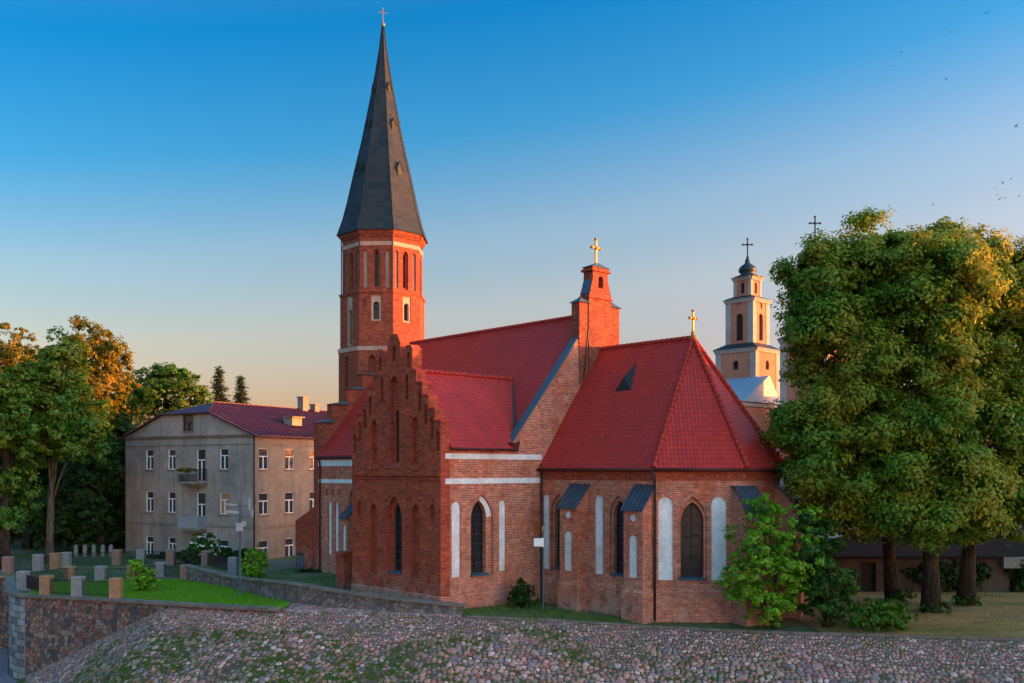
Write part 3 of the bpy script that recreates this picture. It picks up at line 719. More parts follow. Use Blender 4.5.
# triangular vent on the south slope
kc = (RIDGE_C-ez)/(CB+.24)
def slopeZ(b): return ez+kc*(b+.24)
mb = MB(); va, vb = -4.75, 3.0
b0 = Vector((va-.62, vb, slopeZ(vb)+.02)); b1 = Vector((va+.62, vb, slopeZ(vb)+.02)); ap_ = Vector((va, vb+.10, slopeZ(vb)+.85)); bk = Vector((va, vb+1.25, slopeZ(vb+1.25)+.02))
mb.v = [tuple(p) for p in (b0, b1, ap_, bk)]; mb.f = [(0, 1, 2), (1, 3, 2), (3, 0, 2), (0, 3, 1)]
mb.build('roof_vent', 'iron', croof)
def buttress(a0, a1, depth, hlow, htop, fr0, panels=True, ph=(2.35, 4.6), inset=0):
    """stands in front of frame fr0 between a0 and a1"""
    mb = MB(); wd = a1-a0
    g = Frame(tuple(fr0.P(a0, 0, -depth).xy), tuple(fr0.P(a1, 0, -depth).xy))
    H = []; pn = []
    if panels:
        L = roundarch(wd/2-.02, ph[0], ph[1], wd*.42); H.append(dict(loop=L, d=.08, back=False)); pn.append(L)
        if hlow > 5: L = circle(wd/2-.02, 5.5, wd*.17); H.append(dict(loop=L, d=.08, back=False)); pn.append(L)
    wall(mb, g, [(0, 0), (wd, 0), (wd, hlow), (0, hlow)], H)
    for a, sgn in ((a0, 1), (a1, -1)):
        L = [fr0.P(a, 0, -.001), fr0.P(a, 0, -depth), fr0.P(a, hlow, -depth), fr0.P(a, htop, -.001)]
        mb.poly(L if sgn > 0 else L[::-1])
    mb.poly([fr0.P(a0, hlow, -depth), fr0.P(a1, hlow, -depth), fr0.P(a1, htop, 0), fr0.P(a0, htop, 0)])
    if inset:
        for a, sgn in ((a0, 1), (a1, -1)):
            L = [fr0.P(a, 0, inset), fr0.P(a, 0, -.001), fr0.P(a, htop, -.001), fr0.P(a, htop, inset)]; mb.poly(L if sgn > 0 else L[::-1])
        mb.poly([fr0.P(a0, htop, 0), fr0.P(a1, htop, 0), fr0.P(a1, htop, inset), fr0.P(a0, htop, inset)])
    # offset foot
    e = .10
    q = [tuple(fr0.P(a, 0, -dd).xy) for a, dd in ((a0, .0), (a0, depth), (a1, depth), (a1, .0))]
    strip(mb, [q[0], q[1], q[2], q[3]], e, .003, e, 1.6); strip(mb, [q[0], q[1], q[2], q[3]], e, 1.601, .0, 1.75)
    o = mb.build('buttress', 'brick', church)
    for L in pn: white_panel(g, L, .08, o)
    c = MB(); nrm = (fr0.P(0, htop, 0)-fr0.P(0, hlow, -depth)).cross(fr0.S); nrm = nrm.normalized() if nrm.z > 0 else -nrm.normalized()
    lo = [fr0.P(a0-.1, hlow, -depth)+(fr0.N*.16-Z*.16*(htop-hlow)/depth), fr0.P(a1+.1, hlow, -depth)+(fr0.N*.16-Z*.16*(htop-hlow)/depth), fr0.P(a1+.1, htop, 0), fr0.P(a0-.1, htop, 0)]
    c.prism([p+Z*.01 for p in lo], Z*.12)
    if inset: c.prism([fr0.P(a0-.1, htop+.012, 0), fr0.P(a1+.1, htop+.012, 0), fr0.P(a1+.1, htop+.012, inset), fr0.P(a0-.1, htop+.012, inset)], Z*.118)
    c.build('slate_cap', 'slate', o)
    return o
frS = Frame(C[0], C[1])
buttress(2.5, 3.8, 1.0, 6.0, 7.1, frS); buttress(7.2, 8.47, 1.0, 6.0, 7.1, frS)
for c_, a_ in ((C[2], -22.5), (C[3], 22.5)):
    n_ = Vector((math.cos(R(a_)), math.sin(R(a_)), 0)); s_ = Vector((-n_.y, n_.x, 0)); cc = Vector((c_[0], c_[1], 0))-n_*.0
    f_ = Frame(tuple((cc-s_*.6).xy), tuple((cc+s_*.6).xy)); buttress(0, 1.2, 1.1, 5.9, 7.05, f_, True, inset=.5)

# --- nave: east gable, south wall, roof
GA = -8.5
mb = MB(); NB0, NB1 = -2.3, 12.58
def parZ(b): return naveZ(b)+.42
out = [(0, 0), (NB1-NB0, 0), (NB1-NB0, parZ(NB1)+.05), (CB+1.7-NB0, parZ(CB+1.7)), (CB-1.7-NB0, parZ(CB-1.7)), (0, parZ(NB0)+.05)]
mb.prism([Vector((GA, NB0+s_, h)) for s_, h in out], (-.62, 0, 0))
mb.build('east_gable', 'brick', church)
mb = MB()
for b0_, b1_ in ((NB0-.15, CB-1.75), (NB1+.15, CB+1.75)):
    p = Vector((GA-.31, b0_, parZ(b0_)+.06)); q = Vector((GA-.31, b1_, parZ(b1_)+.06)); mb.bar(p, q, .56, .09)
mb.build('gable_coping', 'coping', church)
mb = MB()
mb.box((GA-.25, NB0+.1, parZ(NB0)-.22), (.8, .5, .42)); mb.box((GA-.25, NB0+.05, parZ(NB0)+.03), (.9, .7, .1)); mb.build('kneeler', 'gutter', church)
mb = MB(); mb.tube([(GA+.16, -.12, 8.4), (GA+.16, -.12, .1)], .06, 8); mb.build('downpipe', 'pipe', church, True)
mb = MB(); mb.tube([(GA-.02+.09, CB-1.05, 18.6), (GA+.07, CB-1.05, parZ(CB-1.05)-.3), (GA+.1, CB-1.55, slopeZ(CB-1.6)+.3)], .05, 6); mb.build('conductor', 'pipe', church)
# bell turret on the gable
mb = MB(); tw = 2.1; dth = .78
fr = Frame((GA+.12, CB-1.05), (GA+.12, CB+1.05))
ol = [(0, 13.3), (tw, 13.3), (tw, 18.85), (tw-.06, 19.05), (tw-.22, 19.55), (tw-.34, 19.95), (tw-.34, 20.42), (.34, 20.42), (.34, 19.95), (.22, 19.55), (.06, 19.05), (0, 18.85)]
wall(mb, fr, ol, [dict(loop=roundarch(tw/2+.03, 19.42, 20.16, .46), d=.35)])
for k in range(len(ol)):
    a, b = ol[k], ol[(k+1) % len(ol)]; mb.poly([fr.P(*a, 0), fr.P(*a, dth), fr.P(*b, dth), fr.P(*b, 0)])
g = Frame(tuple(fr.P(tw, 0, dth).xy), tuple(fr.P(0, 0, dth).xy)); face_holes(mb, g, [(tw-s_, h) for s_, h in ol], [])
tur = mb.build('turret', 'brick_tower', church)
def tb(name, s_, h0, h1, w_, d_, m='brick_tower'):
    q = MB(); q.box(fr.P(s_, (h0+h1)/2, dth/2), (d_, w_, h1-h0)); return q.build(name, m, tur)
def hip(mb, s_, h, hx, hy, rise, rx):
    c = fr.P(s_, h, dth/2)
    mb.mesh([c+Vector((-hx, -hy, 0)), c+Vector((hx, -hy, 0)), c+Vector((hx, hy, 0)), c+Vector((-hx, hy, 0)), c+Vector((-hx*rx, 0, rise)), c+Vector((hx*rx, 0, rise))], [(3, 2, 1, 0), (0, 1, 5, 4), (2, 3, 4, 5), (1, 2, 5), (3, 0, 4)])
for s_ in (-.43, tw+.43):
    tb('pinnacle', s_, 13.3, 18.35, .80, .66); mb = MB(); hip(mb, s_, 18.352, .46, .52, .34, .25); mb.build('pinnacle_cap', 'coping', tur)
tb('turret_band', tw/2, 18.72, 18.84, tw+.12, dth+.14); tb('turret_cornice', tw/2, 20.42, 20.56, 1.72, dth+.22); tb('turret_attic', tw/2, 20.563, 20.70, 1.5, dth+.02)
mb = MB(); hip(mb, tw/2, 20.702, dth/2+.08, .86, .34, .3); mb.build('turret_cap', 'coping', tur)
for sg in (0, 1):      # dark metal weatherings on the shoulders
    mb = MB(); x0 = -.02 if sg == 0 else tw+.02; x1 = .32 if sg == 0 else tw-.32
    mb.poly([fr.P(x0, 18.98, .03), fr.P(x1, 19.9, .03), fr.P(x1, 19.9, dth-.03), fr.P(x0, 18.98, dth-.03)][::1 if sg else -1]); mb.build('weathering', 'coping', tur)
mb = MB(); latin_cross(mb, fr.P(tw/2, 20.95, dth/2), 1.6, .78, .10); mb.build('turret_cross', 'gold', church)

WA = -29.6
mb = MB()
slab(mb, [(GA-.6, -2.34, naveZ(-2.34)), (GA-.6, CB, RIDGE_N), (WA, CB, RIDGE_N), (WA, -2.34, naveZ(-2.34))][::-1], .18)
slab(mb, [(GA-.6, 12.62, naveZ(12.62)), (WA, 12.62, naveZ(12.62)), (WA, CB, RIDGE_N), (GA-.6, CB, RIDGE_N)][::-1], .18)
nroof = mb.build('nave_roof', 'tile', church)
mb = MB(); ridge_line(mb, (GA-1.0, CB, RIDGE_N+.03), (WA+1.5, CB, RIDGE_N+.03)); mb.build('ridge_tiles', 'ridge', nroof, True)
mb = MB(); todo = []
fr = Frame((WA, -2.15), (-16.9, -2.15)); H = []
for s_, wd in ((1.5, .42), (2.4, .42)):
    L = roundarch(s_, 1.9, 5.7, wd); H.append(dict(loop=L, d=.09, back=False)); todo.append((L, .09))
wl_o = lancet(4.75, 2.2, 7.0, 1.5); wl_i = lancet(4.75, 2.3, 6.65, 1.0); H.append(dict(loop=wl_o, d=.2, inner=wl_i, d2=.5))
for s_ in (1.1, 1.9, 2.7): H.append(dict(loop=lancet(s_, 6.1, 6.6, .3), d=.12))
H.append(dict(loop=rect(.2, .01, .02, .01), d=.01)) if False else None
wall(mb, fr, [(0, 0), (fr.len, 0), (fr.len, 9.05), (0, 9.05)], H)
f2 = Frame((GA-.62, 12.4), (WA, 12.4)); wall(mb, f2, [(0, 0), (f2.len, 0), (f2.len, 9.05), (0, 9.05)], [])
mb.build('nave_wall', 'brick', church)
for L, d in todo: white_panel(fr, L, d, church)
leaded_window(fr, wl_i, .5, church)
buttress(4.35, 5.2, .9, 4.75, 5.6, fr, True, (2.3, 4.2))
for h0_, h1_ in ((8.28, 8.72), (7.05, 7.33)): mb = MB(); mb.box(((WA-17)/2, -2.15, (h0_+h1_)/2), (abs(WA+17), .10, h1_-h0_)); mb.build('white_band', 'white', church)
mb = MB(); mb.tube([(WA, -2.40, naveZ(-2.34)-.12), (-17.2, -2.40, naveZ(-2.34)-.12)], .085, 8); mb.build('gutter', 'gutter', church, True)
mb = MB(); mb.tube([(WA+.35, -2.4, 8.9), (WA+.35, -2.28, 8.5), (WA+.35, -2.28, .1)], .06, 8); mb.build('downpipe', 'pipe', church, True)
# west gable, stepped
mb = MB(); steps = [(NB0+.15, 11.5), (-1.0, 12.9), (.35, 14.1), (1.7, 15.3), (3.0, 16.5), (4.2, 18.2)]
L = [(NB0+.15, 0)]
for i, (b_, h_) in enumerate(steps):
    if i: L.append((b_, steps[i-1][1]))
    L.append((b_, h_))
sym = L+[(2*CB-b_, h_) for b_, h_ in reversed(L)]
mb.prism([Vector((WA, b_, h_)) for b_, h_ in sym], (-.7, 0, 0)); mb.build('west_gable', 'brick_red', church)
for i, (b_, h_) in enumerate(steps[:-1]):
    b2 = steps[i+1][0]
    for lo_, hi_ in (((b_-.12), b2), (2*CB-b2, 2*CB-b_+.12)):
        c0 = Vector((WA-.35, (lo_+hi_)/2, h_)); w2 = (hi_-lo_)/2; sg = 1 if lo_ < CB else -1
        mb = MB(); mb.prism([c0+Vector((.5, -w2, .03)), c0+Vector((.5, w2, .03)), c0+Vector((.5, w2*sg, .30)), ], (-1.0, 0, 0)); mb.build('step_cap', 'coping', church)
# low raking wall and pier beside the west end
mb = MB(); mb.prism([Vector((WA-.05, -2.05, 0)), Vector((WA-3.5, -2.05, 0)), Vector((WA-3.5, -2.05, 4.1)), Vector((WA-.05, -2.05, 5.6))], (0, 1.0, 0)); mb.build('raking_buttress', 'brick_red', church)
mb = MB(); mb.box((-19.5, -6.4, 1.38), (.9, .9, 2.76)); mb.box((-19.5, -6.4, 2.82), (1.02, 1.02, .12)); mb.build('pier', 'brick_red', church)

# --- sacristy arm with the stepped gable
SA0, SA1, SB = -17.0, -8.5, -7.6
SC = (SA0+SA1)/2; SE, SR = 9.45, 13.76
fr = Frame((SA0, SB), (SA1, SB)); Wd = SA1-SA0; c = Wd/2
half = [(4.25, 10.55), (3.72, 11.25), (3.2, 11.95), (2.68, 12.65), (2.16, 13.3), (1.72, 14.05), (1.32, 14.75), (.62, 14.2), (.62, 15.35)]
# outline right side going up
prof = [(4.25, 0), (4.25, 10.6), (3.75, 10.6), (3.75, 11.3), (3.2, 11.3), (3.2, 12.05), (2.65, 12.05), (2.65, 12.8), (2.1, 12.8), (2.1, 13.5), (1.75, 13.5), (1.75, 14.75), (1.55, 15.0), (1.15, 15.0), (.95, 14.75), (.95, 14.25), (.62, 14.25), (.62, 15.2), (.3, 15.75)]
outl = [(c-4.25, 0)]+[(c+a, h) for a, h in prof]+[(c-a, h) for a, h in reversed(prof[1:])]
H = []; wins = []
lo_o = lancet(c, 2.1, 6.5, 1.5); lo_i = lancet(c+.05, 2.2, 6.1, .85); H.append(dict(loop=lo_o, d=.25, inner=lo_i, d2=.5)); wins.append((lo_i, .5))
for dx in (-2.0, 2.0): H.append(dict(loop=lancet(c+dx, 2.0, 6.1, .85), d=.28))
for dx in (-3.5, 3.5): H.append(dict(loop=lancet(c+dx, 5.2, 6.2, .5), d=.2))
g_o = lancet(c, 8.25, 13.4, 1.0); g_i = rect(c+.02, 8.4, 11.4, .45); H.append(dict(loop=g_o, d=.3, inner=g_i, d2=.5)); wins.append((g_i, .5))
for dx in (-1.95, 1.95): H.append(dict(loop=lancet(c+dx, 8.2, 10.95, .72), d=.3))
for a_, t_ in ((3.98, 10.2), (3.45, 10.9), (2.92, 11.65), (2.37, 12.4), (1.2, 13.4)):
    for sg in (-1, 1): H.append(dict(loop=lancet(c+sg*a_, t_-1.15-(.3 if a_ < 1.5 else 0), t_, .30 if a_ > 3.9 else .34), d=.26))
for sg in (-1, 1): H.append(dict(loop=lancet(c+sg*1.35, 13.75, 14.65, .3), d=.2))
H.append(dict(loop=lancet(c, 14.2, 15.1, .42), d=.22))
mb = MB(); wall(mb, fr, outl, H)
for k in range(len(outl)):
    a, b = outl[k], outl[(k+1) % len(outl)]; mb.poly([fr.P(*a, 0), fr.P(*a, .65), fr.P(*b, .65), fr.P(*b, 0)])
gk = Frame(tuple(fr.P(Wd, 0, .65).xy), tuple(fr.P(0, 0, .65).xy)); face_holes(mb, gk, [(Wd-s_, h) for s_, h in outl], [])
gab = mb.build('stepped_gable', 'brick_red', church)
for L, d in wins: leaded_window(fr, L, d, church, sill=(L is lo_i))
for a_, b_, h_ in ((3.70, 4.32, 10.6), (3.15, 3.75, 11.3), (2.6, 3.2, 12.05), (2.05, 2.65, 12.8), (1.75, 2.1, 13.5)):
    for sg in (-1, 1): mb = MB(); mb.box(fr.P(c+sg*(a_+b_)/2, h_+.05, .325), (b_-a_, .78, .10)); mb.build('step_coping', 'ridge', gab)
mb = MB(); mb.box(fr.P(c, 7.72, -.02), (Wd+.02, .2, .10)); mb.box(fr.P(c, 7.50, -.01), (Wd+.02, .12, .08)); mb.build('string_course', 'brick_red', gab)
for L in [rect(c, 8.12, 8.24, 1.1), rect(c-1.95, 8.08, 8.19, .85), rect(c+1.95, 8.08, 8.19, .85)]:
    mb = MB(); s0, s1 = L[0][0], L[1][0]; h_ = L[0][1]
    mb.prism([fr.P(s0, h_-.05, -.08), fr.P(s0, h_+.02, -.08), fr.P(s0, h_+.3, .25), fr.P(s0, h_-.05, .25)], fr.S*(s1-s0)); mb.build('niche_sill', 'brick_red', gab)
# east and west side walls
fe = Frame((SA1, SB+.65), (SA1, NB0)); H = []
L1 = roundarch(.43, 2.15, 6.3, .62); L2 = roundarch(3.85, 2.25, 6.3, .5)
for L in (L1, L2): H.append(dict(loop=L, d=.09, back=False))
we_o = lancet(2.3, 2.1, 6.6, 1.7); we_i = lancet(2.16, 2.2, 6.3, 1.1); H.append(dict(loop=we_o, d=.14, inner=we_i, d2=.5))
mb = MB(); wall(mb, fe, [(0, 0), (fe.len, 0), (fe.len, SE-.02), (0, SE-.02)], H)
fw = Frame((SA0, NB0+.1), (SA0, SB+.65)); wall(mb, fw, [(0, 0), (fw.len, 0), (fw.len, SE-.02), (0, SE-.02)], [dict(loop=lancet(2.4, 2.2, 6.3, 1.0), d=.3)])
mb.build('sacristy_wall', 'brick', church)
for L in (L1, L2): white_panel(fe, L, .09, church)
leaded_window(fe, we_i, .5, church)
# white crescent in the head of the niche
mb = MB(); hd = [(a, h) for a, h in we_o if h > 5.35 and a >= 2.3]; hi = [(a, h) for a, h in we_i if h > 5.0 and a >= 2.16]
cres = sorted(hd, key=lambda p: p[1])+sorted(hi, key=lambda p: -p[1])
face_holes(mb, fe, [(a-(.02 if (a, h) in hd else -.02), h) for a, h in cres], [], .12); mb.build('plaster_arch', 'white', church)
for h0_, h1_ in ((8.60, 8.90), (7.24, 7.54)): mb = MB(); mb.box((SA1, (SB+.3)/2-.0, (h0_+h1_)/2), (.09, abs(SB)-.3, h1_-h0_)); mb.build('white_band', 'white', church)
mb = MB(); pl = [(SA0, SB), (SA1, SB), (SA1, -.15)]; strip(mb, pl, .06, 0, .06, 1.1); strip(mb, pl, .06, 1.101, .02, 1.18); mb.build('plinth', 'brick', church)
mb = MB(); strip(mb, [(SA1, SB+.66), (SA1, NB0)], .06, SE-.38, .10, SE-.25); mb.build('cornice', 'brick_red', church)
mb = MB(); ks = (SR-SE)/(SA1-SC); e0 = SR-ks*(SA1-SC+.22)
bend = CB-(RIDGE_N-SR)/KN; bl = CB-(RIDGE_N-e0)/KN
slab(mb, [(SA1+.22, SB+.6, e0), (SA1+.22, bl-.3, e0), (SC, bend, SR), (SC, SB+.6, SR)], .16)
slab(mb, [(SA0-.22, SB+.6, e0), (SC, SB+.6, SR), (SC, bend, SR), (SA0-.22, bl-.3, e0)], .16)
sroof = mb.build('sacristy_roof', 'tile', church)
mb = MB(); ridge_line(mb, (SC, SB+.65, SR+.03), (SC, bend, SR+.03)); mb.build('ridge_tiles', 'ridge', sroof, True)
mb = MB(); mb.tube([(SA1+.27, SB+.6, e0-.07), (SA1+.27, bl-.2, e0-.07)], .07, 8); mb.build('gutter', 'gutter', church, True)
mb = MB(); mb.bar((SA1+.1, bl+.1, e0+.25), (SC, bend+.12, SR+.05), .35, .05); mb.build('valley', 'gutter', sroof)

# --- tower
TC = (-31.75, CB)
def octa(r, rot=22.5): return [(TC[0]+r*math.cos(R(rot+45*k)), TC[1]+r*math.sin(R(rot+45*k))) for k in range(8)]
mb = MB(); panes = []; whites = []; pales = []
for (r_, h0, h1, tier) in ((3.58, 0, 17.4, 0), (3.46, 17.4, 21.85, 1), (3.28, 21.85, 26.6, 2)):
    O = octa(r_)
    for k in range(8):
        fr = Frame(O[k], O[(k+1) % 8]); L_ = fr.len; m_ = L_/2; H = []
        south = k in (4, 5)   # facets seen
        if tier == 2:
            lc = lancet(m_, 22.15, 25.15, .50, r=.8); H.append(dict(loop=lc, d=.16, inner=lancet(m_, 22.3, 25.0, .26, r=.8), d2=.45)); panes.append((fr, lancet(m_, 22.3, 25.0, .26, r=.8), .45))
            for dx in (-.85, .85): H.append(dict(loop=lancet(m_+dx, 22.15, 25.1, .30, r=.8), d=.16, back=False)); pales.append((fr, lancet(m_+dx, 22.15, 25.1, .30, r=.8)))
        elif tier == 1:
            tall = k == 5
            sz_ = (17.7, 21.6) if tall else (19.55, 21.55)
            lo = rect(m_, sz_[0], sz_[1], .78); li = roundarch(m_, sz_[0]+.12, 20.6 if tall else 21.05, .48)
            H.append(dict(loop=lo, d=.08, back=False)); whites.append((fr, lo, li)); panes.append((fr, li, .4))
            if k == 6:
                for dx in (-.95,): H.append(dict(loop=rect(m_+dx, 20.75, 21.25, .4), d=.1))
        elif k in (5, 6):
            H.append(dict(loop=lancet(m_-.3, 13.3, 16.9, .55, r=.8), d=.3))
        wall(mb, fr, [(0, h0), (L_, h0), (L_, h1), (0, h1)], H)
tower = mb.build('tower', 'brick_tower', church)
for fr, lo, li in whites:
    q = MB(); face_holes(q, fr, lo, [li], .06); reveal(q, fr, li, .06, .42); q.build('white_surround', 'limewash', tower)
for fr, L in pales: q = MB(); face_holes(q, fr, L, [], .15); q.build('niche_back', 'limewash', tower)
for fr, L, d in panes: leaded_window(fr, L, d, church, sill=False, rows=.9, cols=1)
mb = MB(); closed = lambda r: octa(r)+[octa(r)[0]]
strip(mb, closed(3.28), .05, 25.42, .05, 25.74); mb.build('white_band', 'limewash', tower); mb = MB(); strip(mb, closed(3.58), .06, 17.25, .06, 17.58); mb.build('white_band', 'limewash', tower)
mb = MB(); strip(mb, closed(3.28), .06, 26.12, .16, 26.3); mb.build('tower_cornice', 'brick_tower', tower); mb = MB(); strip(mb, closed(3.28), .18, 26.32, .30, 26.58); mb.build('eaves_cornice', 'brick_tower', tower); mb = MB(); strip(mb, closed(3.46), .06, 21.72, .10, 21.9, -.2); mb.build('tower_ledge', 'brick_tower', tower)
mb = MB()
O = octa(3.36)
for k in (6, 7, 5): mb.tube([(O[k][0], O[k][1], 26.6), (O[k][0], O[k][1], 17.7)], .05, 6)
mb.build('downpipe', 'pipe', tower)
sp = [(3.74, 26.58), (3.68, 26.72), (3.26, 27.9), (2.90, 29.3), (2.32, 31.9), (1.72, 34.4), (1.10, 37.5), (.62, 40.0), (.30, 42.0), (.08, 43.9)]
mb = MB(); mb.lathe((TC[0], TC[1], 0), sp, 8, R(22.5)); spire = mb.build('spire', 'spire', church)
mb = MB()
for k in range(8):
    t = R(22.5+45*k); mb.tube([(TC[0]+r_*math.cos(t), TC[1]+r_*math.sin(t), z_) for r_, z_ in sp], .035, 5)
mb.build('hip_roll', 'spire', spire)
def sp_r(z): return float(np.interp(z, [p[1] for p in sp], [p[0] for p in sp]))*math.cos(R(22.5))
for fk in (0, 180, 270, 90):
    t = R(fk); n_ = Vector((math.cos(t), math.sin(t), 0)); s_ = Vector((-n_.y, n_.x, 0)); c0 = Vector((TC[0], TC[1], 0))
    for z_, sc_ in ((31.2, 1.0), (35.0, .85), (38.2, .7)):
        r_ = sp_r(z_); f0 = c0+n_*(r_+.02)+Z*z_; hw = .22*sc_; hh = .62*sc_; tp = .5*sc_
        mb = MB(); pent = [f0-s_*hw, f0+s_*hw, f0+s_*hw+Z*hh, f0+Z*(hh+tp), f0-s_*hw+Z*hh]
        mb.prism(pent, -n_*(.8*sc_+.1))
        d_ = mb.build('spire_dormer', 'spire', spire)
        mb = MB(); q = f0+n_*.015
        for sg in (-1, 1): mb.bar(q+s_*sg*(hw+.12)+Z*(hh-.12)-n_*.22, q+Z*(hh+tp+.06)-n_*.22, .5, .04, (s_*sg*tp+Z*hw).normalized())
        mb.build('dormer_roof', 'spire', d_)
mb = MB(); mb.lathe((TC[0], TC[1], 43.75), [(.06, 0), (.12, .1), (.15, .2), (.10, .3), (.04, .4)], 10); latin_cross(mb, (TC[0], TC[1], 44.05), 1.3, .75, .05, Vector((.5, .86, 0)), False); mb.build('spire_cross', 'gold', church)

# ------------------------------------------------------------------ sash windows for houses
def house_window(fr, s_, h0, h1, wd, parent, kind='wframe', pane='wpane', tr=.62, sill=True, d=.14):
    mb = MB(); ft = .09
    L = rect(s_, h0, h1, wd)
    for k in range(4): mb.bar(fr.P(*L[k], d-.03), fr.P(*L[(k+1) % 4], d-.03), ft*1.3, .1, fr.N)
    ht = h0+(h1-h0)*tr
    mb.bar(fr.P(s_-wd/2, ht, d-.03), fr.P(s_+wd/2, ht, d-.03), ft, .1, fr.N); mb.bar(fr.P(s_, h0, d-.03), fr.P(s_, ht, d-.03), ft, .09, fr.N)
    o = mb.build('window', kind, parent)
    g = MB(); face_holes(g, fr, L, [], d); g.build('pane', pane, o)
    if sill:
        q = MB(); q.bar(fr.P(s_-wd/2-.1, h0-.04, -.03), fr.P(s_+wd/2+.1, h0-.04, -.03), .22, .06); q.build('sill', 'trim', o)
    return o
# ------------------------------------------------------------------ the old apartment house on the left
HP = Vector(((254-512)/FPX*80, 80, -.3)); HT = math.atan2(-.49, .87)
house = thing('apartment_house', HP, 'three storey stained stucco apartment house with a red sheet metal roof and two balconies', 'house', rz=HT)
HW, HL = 16.1, 27.0; B = .3      # local z = world + .3
f1 = Frame((-HW, 0), (0, 0)); f2 = Frame((0, 0), (0, HL)); f3 = Frame((0, HL), (-HW, HL)); f4 = Frame((-HW, HL), (-HW, 0))
rows = [(9.85+B, 8.05+B), (6.05+B, 4.2+B), (2.0+B, .3+B)]
EV = 11.1+B; TOPZ = 13.0+B
mb = MB(); H = []; wl = []
for j, (t1, t0) in enumerate(rows):
    for i, t in enumerate((3.5, 6.28, 9.97, 12.85)):
        if i == 1 and j < 2:
            bz = (7.0 if j == 0 else 2.95)+B
            wl.append((HW-t, bz, t1, 1.05, 'wpane')); continue
        if i == 1: wl.append((HW-t, t0-.2, t1, 1.0, 'wpane')); continue
        wl.append((HW-t, t0, t1, .95 if i else 1.0, 'curtain' if (i == 0 and j == 1) else 'wpane'))
for s_, a, b, wd, pn in wl: H.append(dict(loop=rect(s_, a, b, wd), d=.14, back=False))
att = rect(HW-7.9, 11.45+B, 12.85+B, 1.3); H.append(dict(loop=att, d=.14, back=False))
wall(mb, f1, [(0, 0), (HW, 0), (HW, EV), (HW-5.0, TOPZ), (HW-11.3, TOPZ), (0, EV)], H)
mb.build('wall', 'stucco_grey', house)
for s_, a, b, wd, pn in wl: house_window(f1, s_, a, b, wd, house, pane=pn, tr=.66, sill=(b-a) < 2)
house_window(f1, HW-7.9, 11.45+B, 12.85+B, 1.3, house, 'lead', tr=.5)
mb = MB(); H = []; wl = []
for j, (t1, t0) in enumerate(rows):
    for i in range(8): wl.append((1.16+3.17*i, t0, t1, 1.15))
for s_, a, b, wd in wl: H.append(dict(loop=rect(s_, a, b, wd), d=.14, back=False))
wall(mb, f2, [(0, 0), (HL, 0), (HL, EV), (0, EV)], H)
wall(mb, f3, [(0, 0), (HW, 0), (HW, EV), (HW/2, 14.1), (0, EV)], []); wall(mb, f4, [(0, 0), (HL, 0), (HL, EV), (0, EV)], [])
mb.build('side_wall', 'stucco_ochre', house)
for s_, a, b, wd in wl: house_window(f2, s_, a, b, wd, house, tr=.62)
mb = MB(); ptl = [(-HW, 0), (0, 0), (0, HL)]
strip(mb, ptl, .05, 3.05+B, .08, 3.25+B); strip(mb, ptl, .05, 10.15+B, .07, 10.27+B); strip(mb, ptl, .10, 10.78+B, .28, 11.02+B); mb.build('cornice', 'trim', house)
RZ = 14.2+B
mb = MB()
k_ = .383
zz = lambda x: RZ-k_*abs(x+HW/2)
slab(mb, [(.45, -.35, zz(.45)), (.45, HL+.3, zz(.45)), (-HW/2, HL+.3, RZ), (-HW/2, 3.2, RZ), (-5.0, -.35, zz(-5.0))], .12)
slab(mb, [(-HW-.45, -.35, zz(-HW-.45)), (-11.1, -.35, zz(-11.1)), (-HW/2, 3.2, RZ), (-HW/2, HL+.3, RZ), (-HW-.45, HL+.3, zz(-HW-.45))], .12)
slab(mb, [(-5.0, -.35, zz(-5)), (-HW/2, 3.2, RZ), (-11.1, -.35, zz(-11.1))], .12)
y = .3
while y < HL:
    x1 = -HW/2 if y > 3.2 else -5.0-(3.05)*(y+.35)/3.55
    for sg in (0, 1):
        xa, xb = (.45, x1) if sg == 0 else (-HW-.45, -HW-x1)
        mb.bar((xa, y, zz(xa)+.03), (xb, y, zz(xb)+.03), .05, .07)
    y += .62
mb.bar((-HW/2, 3.2, RZ+.03), (-HW/2, HL, RZ+.03), .18, .08); mb.bar((-5, -.35, zz(-5)+.03), (-HW/2, 3.2, RZ+.03), .14, .08)
hroof = mb.build('roof', 'metalroof', house)
mb = MB(); mb.tube([(.06+.08, -.12, EV-.1), (.14, -.12, .1)], .07, 8); mb.build('downpipe', 'pipe', house, True)
for yy, ww, ht in ((14.8, .75, 1.15), (16.6, .65, .5)):
    mb = MB(); mb.box((-HW/2+.2, yy, RZ+ht/2-.25), (ww, ww, ht+.5)); mb.box((-HW/2+.2, yy, RZ+ht+.05), (ww+.16, ww+.16, .12)); mb.build('chimney', 'stucco_ochre', hroof)
mb = MB(); xx = -2.6; mb.box((xx, 7.6, zz(xx)+.35), (1.0, 1.3, .75)); mb.box((xx+.1, 7.6, zz(xx)+.76), (1.3, 1.6, .08)); mb.build('roof_hatch', 'stucco_ochre', hroof)
